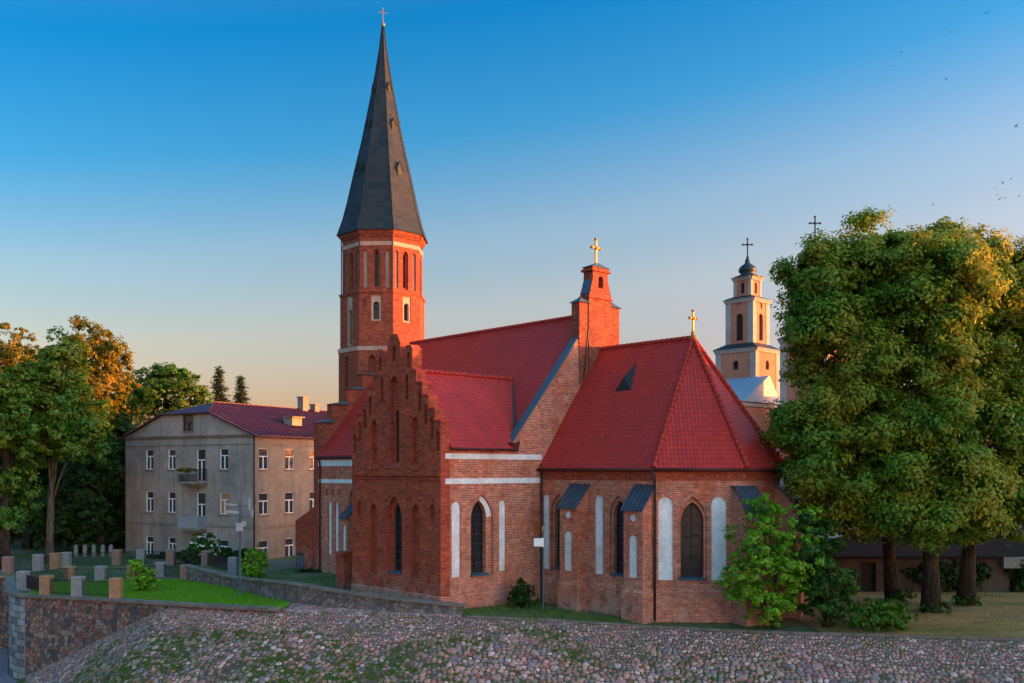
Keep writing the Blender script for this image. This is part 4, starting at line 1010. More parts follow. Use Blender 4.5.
for j, (fz, m_) in enumerate(((7.0+B, 'iron'), (2.95+B, 'blueroof'))):
    xc = -6.75; mb = MB(); mb.box((xc, -.55, fz-.1), (2.5, 1.1, .18)); mb.box((xc, -.4, fz-.3), (2.1, .7, .22))
    bal = mb.build('balcony', 'trim', house)
    mb = MB()
    pts = [Vector((xc-1.2, -.02, fz)), Vector((xc-1.2, -1.05, fz)), Vector((xc+1.2, -1.05, fz)), Vector((xc+1.2, -.02, fz))]
    for a, b in zip(pts, pts[1:]):
        mb.bar(a+Z*1.05, b+Z*1.05, .05, .05); mb.bar(a+Z*.12, b+Z*.12, .04, .04)
        n_ = int((b-a).length/(.12 if j == 0 else .09))
        for q in range(n_+1): p = a.lerp(b, q/n_); mb.bar(p, p+Z*1.05, .025 if j == 0 else .075, .02, (b-a).normalized().cross(Z))
    mb.build('balcony_rail', m_ if j == 0 else 'steel', bal)
# plants in the upper balcony box
fl = thing('flower_box', HP+Matrix.Rotation(HT, 3, 'Z')@Vector((-6.75, -1.2, 7.75+B)), 'row of red geraniums hung on the upper balcony rail', 'flowers', rz=HT)
mb = MB(); mb.box((0, 0, 0), (2.2, .22, .2)); mb.build('box', 'trim', fl)

# ------------------------------------------------------------------ trees
def leaves(cent, n, size, out_c, seed, flat=.3):
    r = np.random.default_rng(seed); k = len(cent)
    c = cent[r.integers(0, k, n)] if n != k else cent
    return r, c
def crown_points(blobs, nclump, seed, shell=.35):
    r = np.random.default_rng(seed); bl = np.array(blobs, float)
    vol = bl[:, 3]*bl[:, 4]*bl[:, 5]; pick = r.choice(len(bl), nclump, p=vol**.75/np.sum(vol**.75))
    d = r.normal(size=(nclump, 3)); d /= np.linalg.norm(d, axis=1)[:, None]
    rad = r.random(nclump)**shell
    lump = 1+.10*np.sin(d[:, 0]*7+pick*1.7)*np.cos(d[:, 2]*6+pick)+.07*np.sin(d[:, 1]*11+d[:, 2]*9+pick*.6)
    p = bl[pick, :3]+d*(rad*np.minimum(lump, 1.06))[:, None]*bl[pick, 3:6]
    return r, p, d*(rad[:, None])
def crown(name, blobs, nclump, per, csize, lsize, m, parent, seed, shell=.35, aspect=.62, up=.5):
    r, p, d = crown_points(blobs, nclump, seed, shell)
    ks = max(3, int(per/24)); cs = csize*r.uniform(.6, 1.4, nclump)
    sd_ = r.normal(size=(nclump*ks, 3))+np.repeat(d, ks, 0)*1.0+np.array([0, 0, .45]); sd_ /= np.linalg.norm(sd_, axis=1)[:, None]
    sp_ = np.repeat(p, ks, 0)+sd_*np.repeat(cs, ks)[:, None]*r.uniform(.55, 1.0, nclump*ks)[:, None]*np.array([1, 1, .75])
    q = 24; n = nclump*ks*q
    off = r.normal(size=(n, 3)); off /= np.linalg.norm(off, axis=1)[:, None]; off *= (r.random(n)**.45)[:, None]*np.array([1, 1, .7])
    c = np.repeat(sp_, q, 0)+off*np.repeat(cs, ks*q)[:, None]*.35
    nrm = np.repeat(sd_, q, 0)*.9+off*.8+np.array([0, 0, up])+r.normal(size=(n, 3))*.42
    nrm /= np.linalg.norm(nrm, axis=1)[:, None]
    t = np.cross(nrm, r.normal(size=(n, 3))); t /= np.maximum(np.linalg.norm(t, axis=1), 1e-6)[:, None]; b = np.cross(nrm, t)
    L = lsize*r.uniform(.6, 1.35, n)[:, None]; W = L*aspect
    droop = nrm*(L*.18)
    V = np.stack([c-t*L*.5-droop, c+b*W*.5, c+t*L*.5-droop, c-b*W*.5], 1)
    return quads_object(name, V, 4, m, parent)
def limbs(base, top, r0, blobs, n, seed, m, parent, lean=(0, 0)):
    rr = random.Random(seed); mb = MB(); base = Vector(base); top = Vector(top)
    pts = []; rad = []
    for k in range(9):
        t = k/8; p = base.lerp(top, t); p.x += math.sin(t*5+seed)*.12*t*4*.5; p.y += math.cos(t*4+seed)*.12*t*2
        pts.append(p); rad.append(r0*(1-.7*t)*(1+.10*math.sin(k*2.3+seed)) if k else r0*1.3)
    mb.tube(pts, rad, 10)
    for i in range(n):
        t = rr.uniform(.3, .95); p = base.lerp(top, t); b = blobs[rr.randrange(len(blobs))]
        q = Vector((b[0]+rr.uniform(-.6, .6)*b[3], b[1]+rr.uniform(-.6, .6)*b[4], b[2]+rr.uniform(-.3, .7)*b[5]))
        if q.z < p.z+.3: q.z = p.z+rr.uniform(.5, 1.8)
        m1 = p.lerp(q, .5)+Vector((rr.gauss(0, .3), rr.gauss(0, .3), rr.uniform(.0, .7)))
        ra = r0*(1-.72*t)*.5; mb.tube([p, p.lerp(m1, .5)+Z*.1, m1, q], [ra, ra*.8, ra*.55, ra*.15], 6)
    return mb.build('trunk', m, parent, True)
def tree(name, base, blobs, trunk_top, r0, leafm, barkm, nclump, per, csize, lsize, seed, label, cat='tree', group=None, nlimb=14, shell=.35):
    t = thing(name, base, label, cat, group); bl = [(b[0]-base[0], b[1]-base[1], b[2]-base[2], b[3], b[4], b[5]) for b in blobs]
    limbs((0, 0, -.1), (trunk_top[0]-base[0], trunk_top[1]-base[1], trunk_top[2]-base[2]), r0, bl, nlimb, seed, barkm, t)
    crown('crown', bl, nclump, per, csize, lsize, leafm, t, seed, shell)
    return t
def blob(px, py, Y, rx, ry, rz):     # pixel centre and pixel radii at depth Y, ry in metres
    c = at(px, py, Y); s = Y/FPX; return (c.x, c.y, c.z, rx*s, ry, rz*s)
# three lindens on the right
tree('linden_tree', base(893, 600), [blob(850, 335, 50.6, 52, 2.3, 80), blob(838, 435, 50.8, 56, 2.9, 64), blob(882, 268, 50.6, 52, 2.2, 42), blob(885, 480, 51.4, 70, 3.2, 54), blob(806, 424, 50.4, 24, 2.4, 28),
      blob(838, 285, 50.4, 36, 2.1, 36), blob(819, 284, 50.4, 22, 2.0, 26), blob(807, 272, 50.3, 13, 1.6, 18), blob(806, 345, 50.3, 12, 1.8, 40), blob(818, 318, 50.4, 22, 2.0, 44), blob(806, 454, 50.6, 26, 2.6, 34), blob(870, 505, 51.2, 50, 3.0, 32), blob(820, 492, 50.8, 30, 2.4, 24)],
     at(868, 260, 52), .36, 'linden', 'bark', 290, 620, 1.25, .21, 11, 'full crowned linden whose trunk stands beside the dark doorway', 'tree', 'lindens in the churchyard')
tree('linden_tree', base(931, 612), [blob(925, 305, 49.8, 62, 3.0, 72), blob(915, 400, 49.2, 72, 3.3, 78), blob(925, 480, 49.2, 80, 3.2, 54), blob(942, 268, 50.2, 46, 2.8, 30), blob(935, 505, 49.4, 58, 3.0, 36)],
     at(930, 250, 50.2), .42, 'linden', 'bark', 270, 620, 1.25, .21, 12, 'nearest linden, its thick dark trunk standing in the middle of the three', 'tree', 'lindens in the churchyard')
tree('linden_tree', base(965, 605), [blob(1000, 330, 51, 56, 3.0, 74), blob(995, 430, 51, 68, 3.2, 78), blob(1060, 370, 51, 58, 3.2, 100), blob(1005, 500, 50.6, 58, 3.0, 38), blob(985, 285, 51, 38, 2.8, 38)],
     at(985, 280, 51.4), .42, 'linden', 'bark', 270, 620, 1.25, .21, 13, 'linden with the rightmost trunk, its crown running past the edge of the photo', 'tree', 'lindens in the churchyard')
# left park
def px_tree(name, px, Y, blobs, top, r0, lm, bm, nc, seed, label, ls=.27, cs=1.05, per=200, nl=12, shell=.45):
    return tree(name, atg(px, Y, landZ(-40, Y)), blobs, at(*top, Y), r0, lm, bm, nc, per, cs, ls, seed, label, 'tree', 'trees of the park on the left', nl, shell)
px_tree('park_tree', 96, 92, [blob(94, 362, 92, 26, 3.4, 36), blob(86, 336, 92, 14, 2.4, 14), blob(112, 352, 92, 12, 2.4, 22), blob(108, 400, 92, 27, 3.4, 42), blob(70, 385, 92, 26, 3.5, 40), blob(98, 455, 92, 22, 3.4, 40)], (90, 350), .5, 'maple', 'bark', 212, 33, 'tall tree with an orange sunlit top beside the grey house')
px_tree('park_tree', 49, 78, [blob(58, 385, 78, 28, 3.4, 38), blob(66, 420, 78, 32, 3.2, 36), blob(60, 362, 78, 14, 2.4, 22), blob(40, 442, 78, 32, 3.2, 22), blob(80, 438, 78, 22, 3, 24)], (58, 370), .33, 'park', 'bark_grey', 200, 22, 'tree with a slim pale leaning trunk in the park', nl=9)
px_tree('park_tree', 4, 74, [blob(6, 420, 74, 30, 3.6, 50), blob(0, 490, 74, 30, 3.4, 50), blob(14, 385, 74, 16, 2.6, 24), blob(-30, 430, 74, 50, 4, 70)], (4, 390), .5, 'park', 'bark', 237, 23, 'dense green tree at the left edge with a low hanging crown')
px_tree('park_tree', 12, 104, [blob(10, 360, 104, 24, 3.2, 34), blob(30, 390, 104, 26, 3.4, 40), blob(-10, 385, 104, 30, 3.4, 40)], (12, 340), .5, 'maple', 'bark', 175, 24, 'amber topped tree rising behind the dense green tree at the left edge')
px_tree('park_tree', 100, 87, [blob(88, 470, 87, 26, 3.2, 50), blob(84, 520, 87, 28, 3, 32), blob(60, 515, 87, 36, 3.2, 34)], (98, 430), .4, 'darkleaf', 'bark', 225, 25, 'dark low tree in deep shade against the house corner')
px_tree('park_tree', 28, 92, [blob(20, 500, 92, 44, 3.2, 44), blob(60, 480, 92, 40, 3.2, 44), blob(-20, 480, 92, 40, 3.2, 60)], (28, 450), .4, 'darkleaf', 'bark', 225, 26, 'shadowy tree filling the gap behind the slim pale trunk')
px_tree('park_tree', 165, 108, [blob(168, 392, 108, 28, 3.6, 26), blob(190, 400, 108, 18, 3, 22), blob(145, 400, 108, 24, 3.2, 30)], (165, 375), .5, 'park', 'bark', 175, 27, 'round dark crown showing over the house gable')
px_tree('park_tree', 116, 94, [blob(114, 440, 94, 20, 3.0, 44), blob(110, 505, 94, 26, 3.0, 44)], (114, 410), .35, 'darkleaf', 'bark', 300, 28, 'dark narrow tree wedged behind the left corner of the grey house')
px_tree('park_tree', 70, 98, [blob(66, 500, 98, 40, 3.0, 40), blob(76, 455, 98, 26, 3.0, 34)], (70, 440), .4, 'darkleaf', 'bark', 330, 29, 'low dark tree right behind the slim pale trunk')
def spruce(px, Y, top_y, seed, label, wpx):
    base = atg(px, Y); top = at(px, top_y, Y); t = thing('spruce_tree', base, label, 'tree', 'spruces behind the house'); h = top.z; rr = np.random.default_rng(seed); V = []
    mb = MB(); mb.tube([(0, 0, 0), (0, 0, h*.6), (0, 0, h)], [.3, .15, .02], 7); mb.build('trunk', 'bark', t)
    z = h*.25
    while z < h-.15:
        R_ = (h-z)/(h*.75)*wpx*Y/FPX*3.6+.15
        for k in range(9):
            a = rr.random()*6.28; L = R_*rr.uniform(.45, 1.2)
            for q in range(int(10+L*20)):
                s = rr.random(); c = np.array([math.cos(a)*L*s, math.sin(a)*L*s, z-L*s*.25+.2*s*s*L+(a*7.3 % 1.0-.5)*.7])+rr.normal(size=3)*np.array([.2, .2, .12])
                dd = np.array([math.cos(a)+rr.normal()*.5, math.sin(a)+rr.normal()*.5, -.3+rr.normal()*.3])*.2; sd_ = np.cross(dd, rr.normal(size=3)); sd_ /= np.linalg.norm(sd_)+1e-6; sd_ *= .05
                V.append([c-dd, c+sd_, c+dd, c-sd_])
        z += .46
    quads_object('crown', np.array(V), 4, 'needle', t)
spruce(219, 118, 367, 31, 'taller spruce poking over the house ridge', 11); spruce(241, 122, 374, 32, 'shorter spruce right of its taller neighbour behind the house', 9)

# shrubs
def shrub(name, base, blobs, lm, nc, per, cs, ls, seed, label, cat='shrub', group=None, stems=7, shell=.4, up=.5):
    t = thing(name, base, label, cat, group); bl = [(b[0]-base[0], b[1]-base[1], b[2]-base[2], b[3], b[4], b[5]) for b in blobs]; rr = random.Random(seed)
    mb = MB()
    for i in range(stems):
        b = bl[rr.randrange(len(bl))]; q = Vector((b[0]+rr.uniform(-.6, .6)*b[3], b[1]+rr.uniform(-.6, .6)*b[4], b[2]+rr.uniform(0, .6)*b[5])); p = Vector((rr.gauss(0, .15), rr.gauss(0, .15), -.05))
        m1 = p.lerp(q, .5)+Vector((rr.gauss(0, .1), rr.gauss(0, .1), .1)); mb.tube([p, m1, q], [.05, .035, .01], 6)
    mb.build('stems', 'bark', t); crown('foliage', bl, nc, per, cs, ls, lm, t, seed, shell, .5, up); return t
shrub('shrub', atg(772, 47.9), [blob(768, 555, 47.6, 38, 1.7, 52), blob(790, 545, 47.6, 28, 1.6, 48), blob(750, 575, 47.4, 24, 1.4, 30), blob(770, 600, 47.6, 34, 1.5, 22), blob(764, 520, 47.6, 16, 1, 26)], 'lime', 150, 170, .5, .15, 41, 'big bright green shrub in front of the apse')
shrub('shrub', atg(826, 48.2), [blob(823, 570, 48.2, 28, 1.6, 40), blob(812, 545, 48.3, 22, 1.4, 30), blob(828, 595, 48, 24, 1.4, 30)], 'shrub', 130, 170, .5, .15, 42, 'darker tall shrub right of the bright green one')
shrub('shrub', atg(880, 47.3), [blob(868, 618, 47.3, 26, 1.2, 16), blob(892, 616, 47.4, 20, 1.2, 15)], 'bush', 150, 72, .3, .14, 43, 'low spreading bush on the kerb in front of the lindens')
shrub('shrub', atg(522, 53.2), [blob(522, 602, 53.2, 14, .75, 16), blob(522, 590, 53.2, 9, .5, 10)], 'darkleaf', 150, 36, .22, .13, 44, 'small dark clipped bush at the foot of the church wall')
shrub('shrub', base(140, 591), [blob(140, 574, 60, 14, .6, 14), blob(150, 580, 60, 9, .5, 9), blob(134, 566, 60, 6, .4, 10)], 'lime', 70, 22, .25, .17, 45, 'spindly young bush growing on the lawn', stems=9)
shrub('shrub', atg(254, 65.5), [blob(254, 568, 65.5, 13, .8, 22)], 'lime', 130, 36, .28, .17, 46, 'yellow green bush beside the lamp post')
fb = shrub('shrub', atg(204, 77.5, .3), [blob(205, 547, 77.5, 14, 1.1, 11), blob(192, 556, 77.5, 12, 1.0, 7)], 'shrub', 150, 48, .35, .19, 47, 'shrub covered in white blossom in front of the house')
crown('blossom', [(b[0]-fb.location.x, b[1]-fb.location.y-.15, b[2]-fb.location.z+.1, b[3]*1.02, b[4]*1.05, b[5]*1.05) for b in [blob(206, 547, 77.5, 14, 1.15, 11)]], 40, 5, .2, .10, 'petal', fb, 48, .15)
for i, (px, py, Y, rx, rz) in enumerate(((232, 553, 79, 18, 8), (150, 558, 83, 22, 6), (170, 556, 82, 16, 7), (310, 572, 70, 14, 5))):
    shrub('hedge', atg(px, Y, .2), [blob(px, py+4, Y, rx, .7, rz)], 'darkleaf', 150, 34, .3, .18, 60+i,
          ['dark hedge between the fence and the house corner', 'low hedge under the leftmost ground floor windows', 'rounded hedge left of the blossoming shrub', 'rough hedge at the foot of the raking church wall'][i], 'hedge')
crown('geraniums', [(0, 0, .2, 1.15, .18, .18)], 60, 10, .12, .1, 'shrub', fl, 71); crown('red_flowers', [(0, -.05, .28, 1.1, .18, .16)], 40, 5, .08, .09, 'curtain', fl, 72)
# ------------------------------------------------------------------ walls, posts and railings on the left
def wall_run(mb, pts, th, z0, z1s, out=0):
    """solid following pts (Vector xy) from z0 to z1s[k]"""
    n = len(pts); P2 = [(p[0], p[1]) for p in pts]; a = offset_poly(P2, 0); b = offset_poly(P2, -th)
    for k in range(n-1):
        A0, A1, B0, B1 = a[k], a[k+1], b[k], b[k+1]; h0, h1 = z1s[k], z1s[k+1]
        zb0 = z0[k] if hasattr(z0, '__len__') else z0; zb1 = z0[k+1] if hasattr(z0, '__len__') else z0
        mb.poly([(*A0, zb0), (*A1, zb1), (*A1, h1), (*A0, h0)]); mb.poly([(*B1, zb1), (*B0, zb0), (*B0, h0), (*B1, h1)]); mb.poly([(*A0, h0), (*A1, h1), (*B1, h1), (*B0, h0)])
    for k, s in ((0, 1), (n-1, -1)):
        L = [(*b[k], z0 if not hasattr(z0, '__len__') else z0[k]), (*a[k], z0 if not hasattr(z0, '__len__') else z0[k]), (*a[k], z1s[k]), (*b[k], z1s[k])]; mb.poly(L if s > 0 else L[::-1])
def smooth_edge(x0, x1, n):
    pts = [Vector((x, edgeY(x), 0)) for x in np.linspace(x0, x1, n)]
    for _ in range(3):
        pts = [pts[0]]+[(pts[k-1]+pts[k]*2+pts[k+1])/4 for k in range(1, n-1)]+[pts[-1]]
    return pts
ramp_pts = smooth_edge(-37, -12.1, 70)
rw = thing('rampart_wall', ramp_pts[20], 'high curved fieldstone retaining wall with a rounded grey granite end', 'stone wall')
loc = lambda p: Vector((p[0], p[1], 0))-Vector((rw.location.x, rw.location.y, 0))
cut = 19
for name, pts, m in (('granite_end', ramp_pts[:cut+1], 'ashlar'), ('fieldstone_face', ramp_pts[cut:], 'rubble')):
    mb = MB(); wall_run(mb, [loc(p)+Vector((0, -.22, 0)) for p in pts], .45, LOW-.5, [edgeZ(p.x)+.02 for p in pts]); o = mb.build(name, m, rw)
rw.location.z = 0
mb = MB()
for k in range(0, len(ramp_pts)-2, 2):
    p, q = loc(ramp_pts[k]), loc(ramp_pts[k+2]); off = Vector((0, -.05, .10)); mb.bar(p+off+Z*edgeZ(ramp_pts[k].x), q+off+Z*edgeZ(ramp_pts[k+2].x)-(q-p)*.02, .62, .16)
mb.build('coping', 'kerb', rw)
lw = thing('retaining_wall', (-48, 70, 0), 'pinkish fieldstone retaining wall along the promenade behind the rounded granite end', 'stone wall')
mb = MB(); wall_run(mb, [Vector((-30, .25, 0)), Vector((-8, -.12, 0)), Vector((10.9, -.12, 0))], .5, LOW-.5, [.05]*3); mb.build('fieldstone_face', 'rubble', lw)
mb = MB(); mb.bar((-30, .2, .13), (10.8, -.05, .13), .65, .16); mb.build('coping', 'granite_ochre', lw)
cw = thing('churchyard_wall', WALL_LINE[0], 'low curving fieldstone wall between the lawn and the church', 'stone wall')
cp = []; ch = []; w0 = WALL_LINE[0]
for k in range(len(WALL_LINE)-1):
    for t in np.linspace(0, 1, 7)[:-1]:
        p = WALL_LINE[k].lerp(WALL_LINE[k+1], t); cp.append(Vector((p.x-w0.x, p.y-w0.y, 0))); ch.append(WALL_TOP[k]+(WALL_TOP[k+1]-WALL_TOP[k])*t-w0.z-.1)
p = WALL_LINE[-1]; cp.append(Vector((p.x-w0.x, p.y-w0.y, 0))); ch.append(WALL_TOP[-1]-w0.z-.1)
mb = MB(); wall_run(mb, cp, .5, -.5, ch); mb.build('fieldstone_face', 'rubble_grey', cw)
mb = MB()
for k in range(len(cp)-1): mb.bar(cp[k]+Vector((.13, .18, ch[k]+.05)), cp[k+1]+Vector((.13, .18, ch[k+1]+.05)), .62, .11)
mb.build('coping', 'kerb', cw)
def post(p, wd, ht, m, label, group):
    t = thing('stone_post', p, label, 'post', group); mb = MB(); e = wd/2
    mb.box((0, 0, ht/2-.05), (wd, wd*.9, ht+.1)); mb.build('shaft', m, t)
    mb = MB(); mb.mesh([(-e-.03, -e-.02, ht), (e+.03, -e-.02, ht), (e+.03, e+.02, ht), (-e-.03, e+.02, ht), (-e+.04, -e+.05, ht+.10), (e-.04, -e+.05, ht+.10), (e-.04, e-.05, ht+.10), (-e+.04, e-.05, ht+.10)],
        [(3, 2, 1, 0), (4, 5, 6, 7), (0, 1, 5, 4), (1, 2, 6, 5), (2, 3, 7, 6), (3, 0, 4, 7)]); mb.build('cap', m, t)
    t.rotation_euler.z = random.uniform(-.08, .08); return t
def railing(p, q, ht, label, group):
    t = thing('iron_railing', p, label, 'railing', group); d = q-p; mb = MB(); n = max(2, int(d.length/.15))
    mb.bar((0, 0, ht), d+Z*ht, .05, .05); mb.bar((0, 0, .15), d+Z*.15, .04, .04); mb.build('rails', 'iron', t)
    mb = MB()
    for k in range(1, n): c_ = d*(k/n); mb.bar(c_+Z*.12, c_+Z*ht, .028, .028)
    mb.build('bars', 'iron', t); return t
def on_edge(px):
    best = min(ramp_pts, key=lambda p: abs(512+p.x/p.y*FPX-px)); return best+Vector((.08, .08, .16+edgeZ(best.x)))
mm = ['granite', 'granite_pale', 'granite_ochre']
rowA = [(33, 'granite_pale'), (44, 'granite_ochre'), (78, 'granite_pale'), (116, 'granite_ochre')]
pA = [Vector((-31.9, 62.0, .2))]+[on_edge(px) for px, _ in rowA[1:]]
labA = ['grey granite post at the back corner of the rounded wall end', 'ochre granite post on the rounded wall end', 'pale grey granite post in the middle of the wall top railing', 'broad ochre granite post where the wall top railing ends']
for p, (px, m_), l in zip(pA, rowA, labA): post(p, .62, 1.12, m_, l, 'posts on the rampart wall')
for k in range(3): railing(pA[k]+Vector((.1, 0, 0)), pA[k+1], .95, ['short iron railing round the wall end', 'iron railing between the ochre and the pale post on the wall', 'iron railing ending at the broad ochre post on the wall'][k], 'railings on the rampart wall')
rowB = [(70, 'granite_ochre', 581), (101, 'granite_pale', 581), (133, 'granite', 580), (161, 'granite_pale', 577), (186, 'granite', 580)]
labB = ['ochre post at the left end of the lawn railing', 'pale post second along the lawn railing', 'pinkish post midway along the lawn railing', 'pale narrow post near the low fieldstone wall', 'wide pinkish post at the end of the low fieldstone wall']
pB = [base(px, Y) for px, m_, Y in rowB]
for p, r_, l in zip(pB, rowB, labB): post(p, .66, .98, r_[1], l, 'posts behind the lawn')
for k in range(4): railing(pB[k], pB[k+1], .85, ['railing between the ochre and pale posts behind the lawn', 'railing left of the pinkish post behind the lawn', 'railing right of the pinkish post behind the lawn', 'last railing before the low fieldstone wall'][k], 'railings behind the lawn')
railing(pA[0]+Vector((-.2, .3, 0)), pB[0], .95, 'iron railing running back from the wall end to the lawn posts', 'railings behind the lawn')
rowC = [(8, 573, 'granite'), (38, 570.5, 'granite_pale'), (55, 569, 'granite_ochre'), (66, 568, 'granite_pale'), (117, 565, 'granite'), (141, 564.5, 'granite_pale'), (171, 565, 'granite'), (206, 566, 'granite'), (233, 574, 'granite_pale')]
labC = ['pink post on the promenade retaining wall at the left edge', 'pale post before the slim leaning trunk', 'ochre post right of the slim leaning trunk', 'pale post paired with the ochre post by the park', 'tall pink post at the left corner of the house yard', 'bluish pale post under the leftmost ground floor windows', 'pink post below the lower balcony', 'pink post in front of the blossoming shrub', 'pale post behind the lamp post']
pC = [base(px, Y) for px, Y, m_ in rowC]
for p, r_, l in zip(pC, rowC, labC): post(p, .62, 1.15, r_[2], l, 'posts of the yard fence')
labR = ['yard railing at the left edge on the promenade wall', 'yard railing behind the slim leaning trunk', 'short yard railing between the paired posts', 'long yard railing along the park', 'yard railing under the left windows', 'yard railing left of the lower balcony', 'yard railing below the balconies', 'yard railing right of the blossoming shrub']
for k in range(8): railing(pC[k], pC[k+1], 1.05, labR[k], 'railings of the yard fence')
for i, px in enumerate((76, 85, 94, 103, 111)):
    t = thing('picket_post', atg(px, 84, .3), ['leftmost', 'second', 'middle', 'fourth', 'rightmost'][i]+' of the five small white posts in the park', 'post', 'small white posts')
    mb = MB(); mb.box((0, 0, .5), (.3, .2, 1.0)); mb.prism([Vector((-.15, -.1, 1.0)), Vector((.15, -.1, 1.0)), Vector((0, -.1, 1.12))], (0, .2, 0)); mb.build('shaft', 'concrete', t)
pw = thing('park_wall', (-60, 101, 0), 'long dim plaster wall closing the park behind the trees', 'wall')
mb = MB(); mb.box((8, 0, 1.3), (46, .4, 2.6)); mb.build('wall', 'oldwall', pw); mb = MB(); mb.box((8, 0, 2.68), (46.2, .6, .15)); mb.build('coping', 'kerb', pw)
fr_ = thing('yard_fence', atg(262, 71.0, .1), 'grey paling fence between the house and the church wall', 'fence'); mb = MB(); d = atg(300, 73)-atg(262, 71)
for k in range(34): c_ = d*(k/33); mb.bar(c_, c_+Z*1.1, .06, .04)
mb.build('palings', 'granite_pale', fr_); mb = MB(); mb.bar(Z*.9, d+Z*.9, .05, .08); mb.bar(Z*.3, d+Z*.3, .05, .08); mb.build('rails', 'granite_pale', fr_)
ub = thing('utility_box', atg(303, 72.2, .1), 'dark grey cabinet standing by the paling fence', 'cabinet'); mb = MB(); mb.box((0, 0, .75), (.8, .5, 1.5)); mb.build('cabinet', 'coping', ub); mb = MB(); mb.box((0, 0, 1.53), (.9, .6, .08)); mb.build('lid', 'iron', ub)

# lamp mast with its floodlights and small signs
lp = thing('lamp_post', base(240, 595), 'slim grey lamp mast on the lawn carrying flat floodlights', 'lamp post')
mb = MB(); mb.tube([(0, 0, 0), (0, 0, 2.5), (0, 0, 5.7)], [.075, .06, .05], 8); mb.lathe((0, 0, 0), [(.16, 0), (.16, .12), (.09, .2)], 10); mb.build('mast', 'coping', lp)
mb = MB(); mb.bar((-.85, 0, 4.75), (.75, 0, 4.75), .05, .05); mb.bar((-.5, 0, 5.35), (.55, 0, 5.35), .05, .05); mb.bar((-.5, 0, 5.05), (-.05, 0, 5.05), .04, .04); mb.build('cross_arm', 'coping', lp)
for x_, y_, z_, wd, hh, tl in ((-.55, -.12, 5.45, .75, .10, .4), (-.45, -.12, 5.02, .8, .14, .3), (.62, -.12, 5.45, .14, .75, -.3), (.75, -.12, 4.95, .12, .5, -.4), (.02, -.14, 4.1, .42, .5, 0), (.25, -.1, 4.3, .25, .3, 0)):
    mb = MB(); mb.box((0, 0, 0), (wd, .1, hh)); mb.box((0, .07, 0), (wd*.7, .06, hh*.7)); o = mb.build('floodlight', 'steel', lp); o.location = (x_, y_, z_); o.rotation_euler = (tl*.4, tl*.35, tl)
sp_ = thing('sign_post', atg(543, 52.6), 'thin grey pole with a small white box beside the church corner', 'pole')
mb = MB(); mb.tube([(0, 0, 0), (0, 0, 4.35)], .045, 8); mb.build('pole', 'coping', sp_)
mb = MB(); mb.box((-.28, -.06, 4.0), (.46, .16, .44)); mb.box((-.02, -.04, 4.0), (.12, .12, .5)); mb.build('white_box', 'wframe', sp_)
mb = MB(); mb.box((0, -.05, 4.75), (.16, .14, .3)); mb.tube([(0, 0, 4.3), (0, 0, 4.6)], .03, 6); mb.build('yellow_cap', 'granite_ochre', sp_)

# ------------------------------------------------------------------ yard buildings behind the lindens
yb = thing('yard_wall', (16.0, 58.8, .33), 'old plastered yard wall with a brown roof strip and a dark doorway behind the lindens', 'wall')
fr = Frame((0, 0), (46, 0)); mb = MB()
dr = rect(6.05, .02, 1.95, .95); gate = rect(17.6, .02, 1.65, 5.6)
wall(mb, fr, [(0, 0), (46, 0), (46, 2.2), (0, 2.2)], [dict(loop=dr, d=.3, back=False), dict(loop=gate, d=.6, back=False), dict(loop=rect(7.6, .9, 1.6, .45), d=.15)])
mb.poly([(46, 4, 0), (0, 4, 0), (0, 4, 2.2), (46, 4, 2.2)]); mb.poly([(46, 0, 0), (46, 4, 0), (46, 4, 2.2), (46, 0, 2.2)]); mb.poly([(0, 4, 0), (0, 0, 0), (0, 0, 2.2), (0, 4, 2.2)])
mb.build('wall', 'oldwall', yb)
mb = MB(); face_holes(mb, fr, dr, [], .28); mb.build('door', 'door', yb); mb = MB(); face_holes(mb, fr, gate, [], .58); mb.build('gate_shade', 'door', yb)  # gate: dark sheet painted as the shade inside the open gateway
mb = MB(); mb.prism([Vector((-.3, -.35, 2.21)), Vector((-.3, -.35, 2.36)), Vector((-.3, 1.6, 3.35)), Vector((-.3, 4.3, 2.36)), Vector((-.3, 4.3, 2.21))], (46.6, 0, 0)); mb.build('roof', 'darkroof', yb)
mb = MB(); mb.box((17.4, -.24, 1.98), (6.4, .5, .68)); mb.build('lintel', 'concrete', yb)
for j, (x0, x1, z0, n_) in enumerate(((8.2, 13.5, 1.2, 90), (14.6, 16.8, 1.0, 40))):
    iv = thing('ivy', Vector((16.0+(x0+x1)/2, 58.6, .35)), ['broad curtain of ivy hanging on the yard wall between the linden trunks', 'patch of ivy beside the concrete beam of the yard wall'][j], 'ivy')
    mb = MB()
    for k in range(5): xx = (x1-x0)*(k/4-.5)*.8; mb.tube([(xx, .1, 0), (xx+.15, .08, 1.0), (xx-.1, .08, 1.9)], [.03, .025, .01], 5)
    mb.build('stems', 'bark', iv); crown('foliage', [(0, 0, z0, (x1-x0)/2, .22, 1.0)], n_, 120, .35, .14, 'darkleaf', iv, 80+j)
for j, (px, py) in enumerate(((931, 612), (965, 605), (900, 601))):
    p = base(px, py); shrub('trunk_sprouts', p, [(p.x, p.y-.35, .3+p.z, .75, .5, .32)], 'shrub', 34, 60, .22, .11, 90+j, ['leafy sprouts round the foot of the nearest linden', 'leafy sprouts round the foot of the rightmost linden trunk', 'leafy sprouts at the foot of the linden by the doorway'][j], 'sprouts', None, 4)
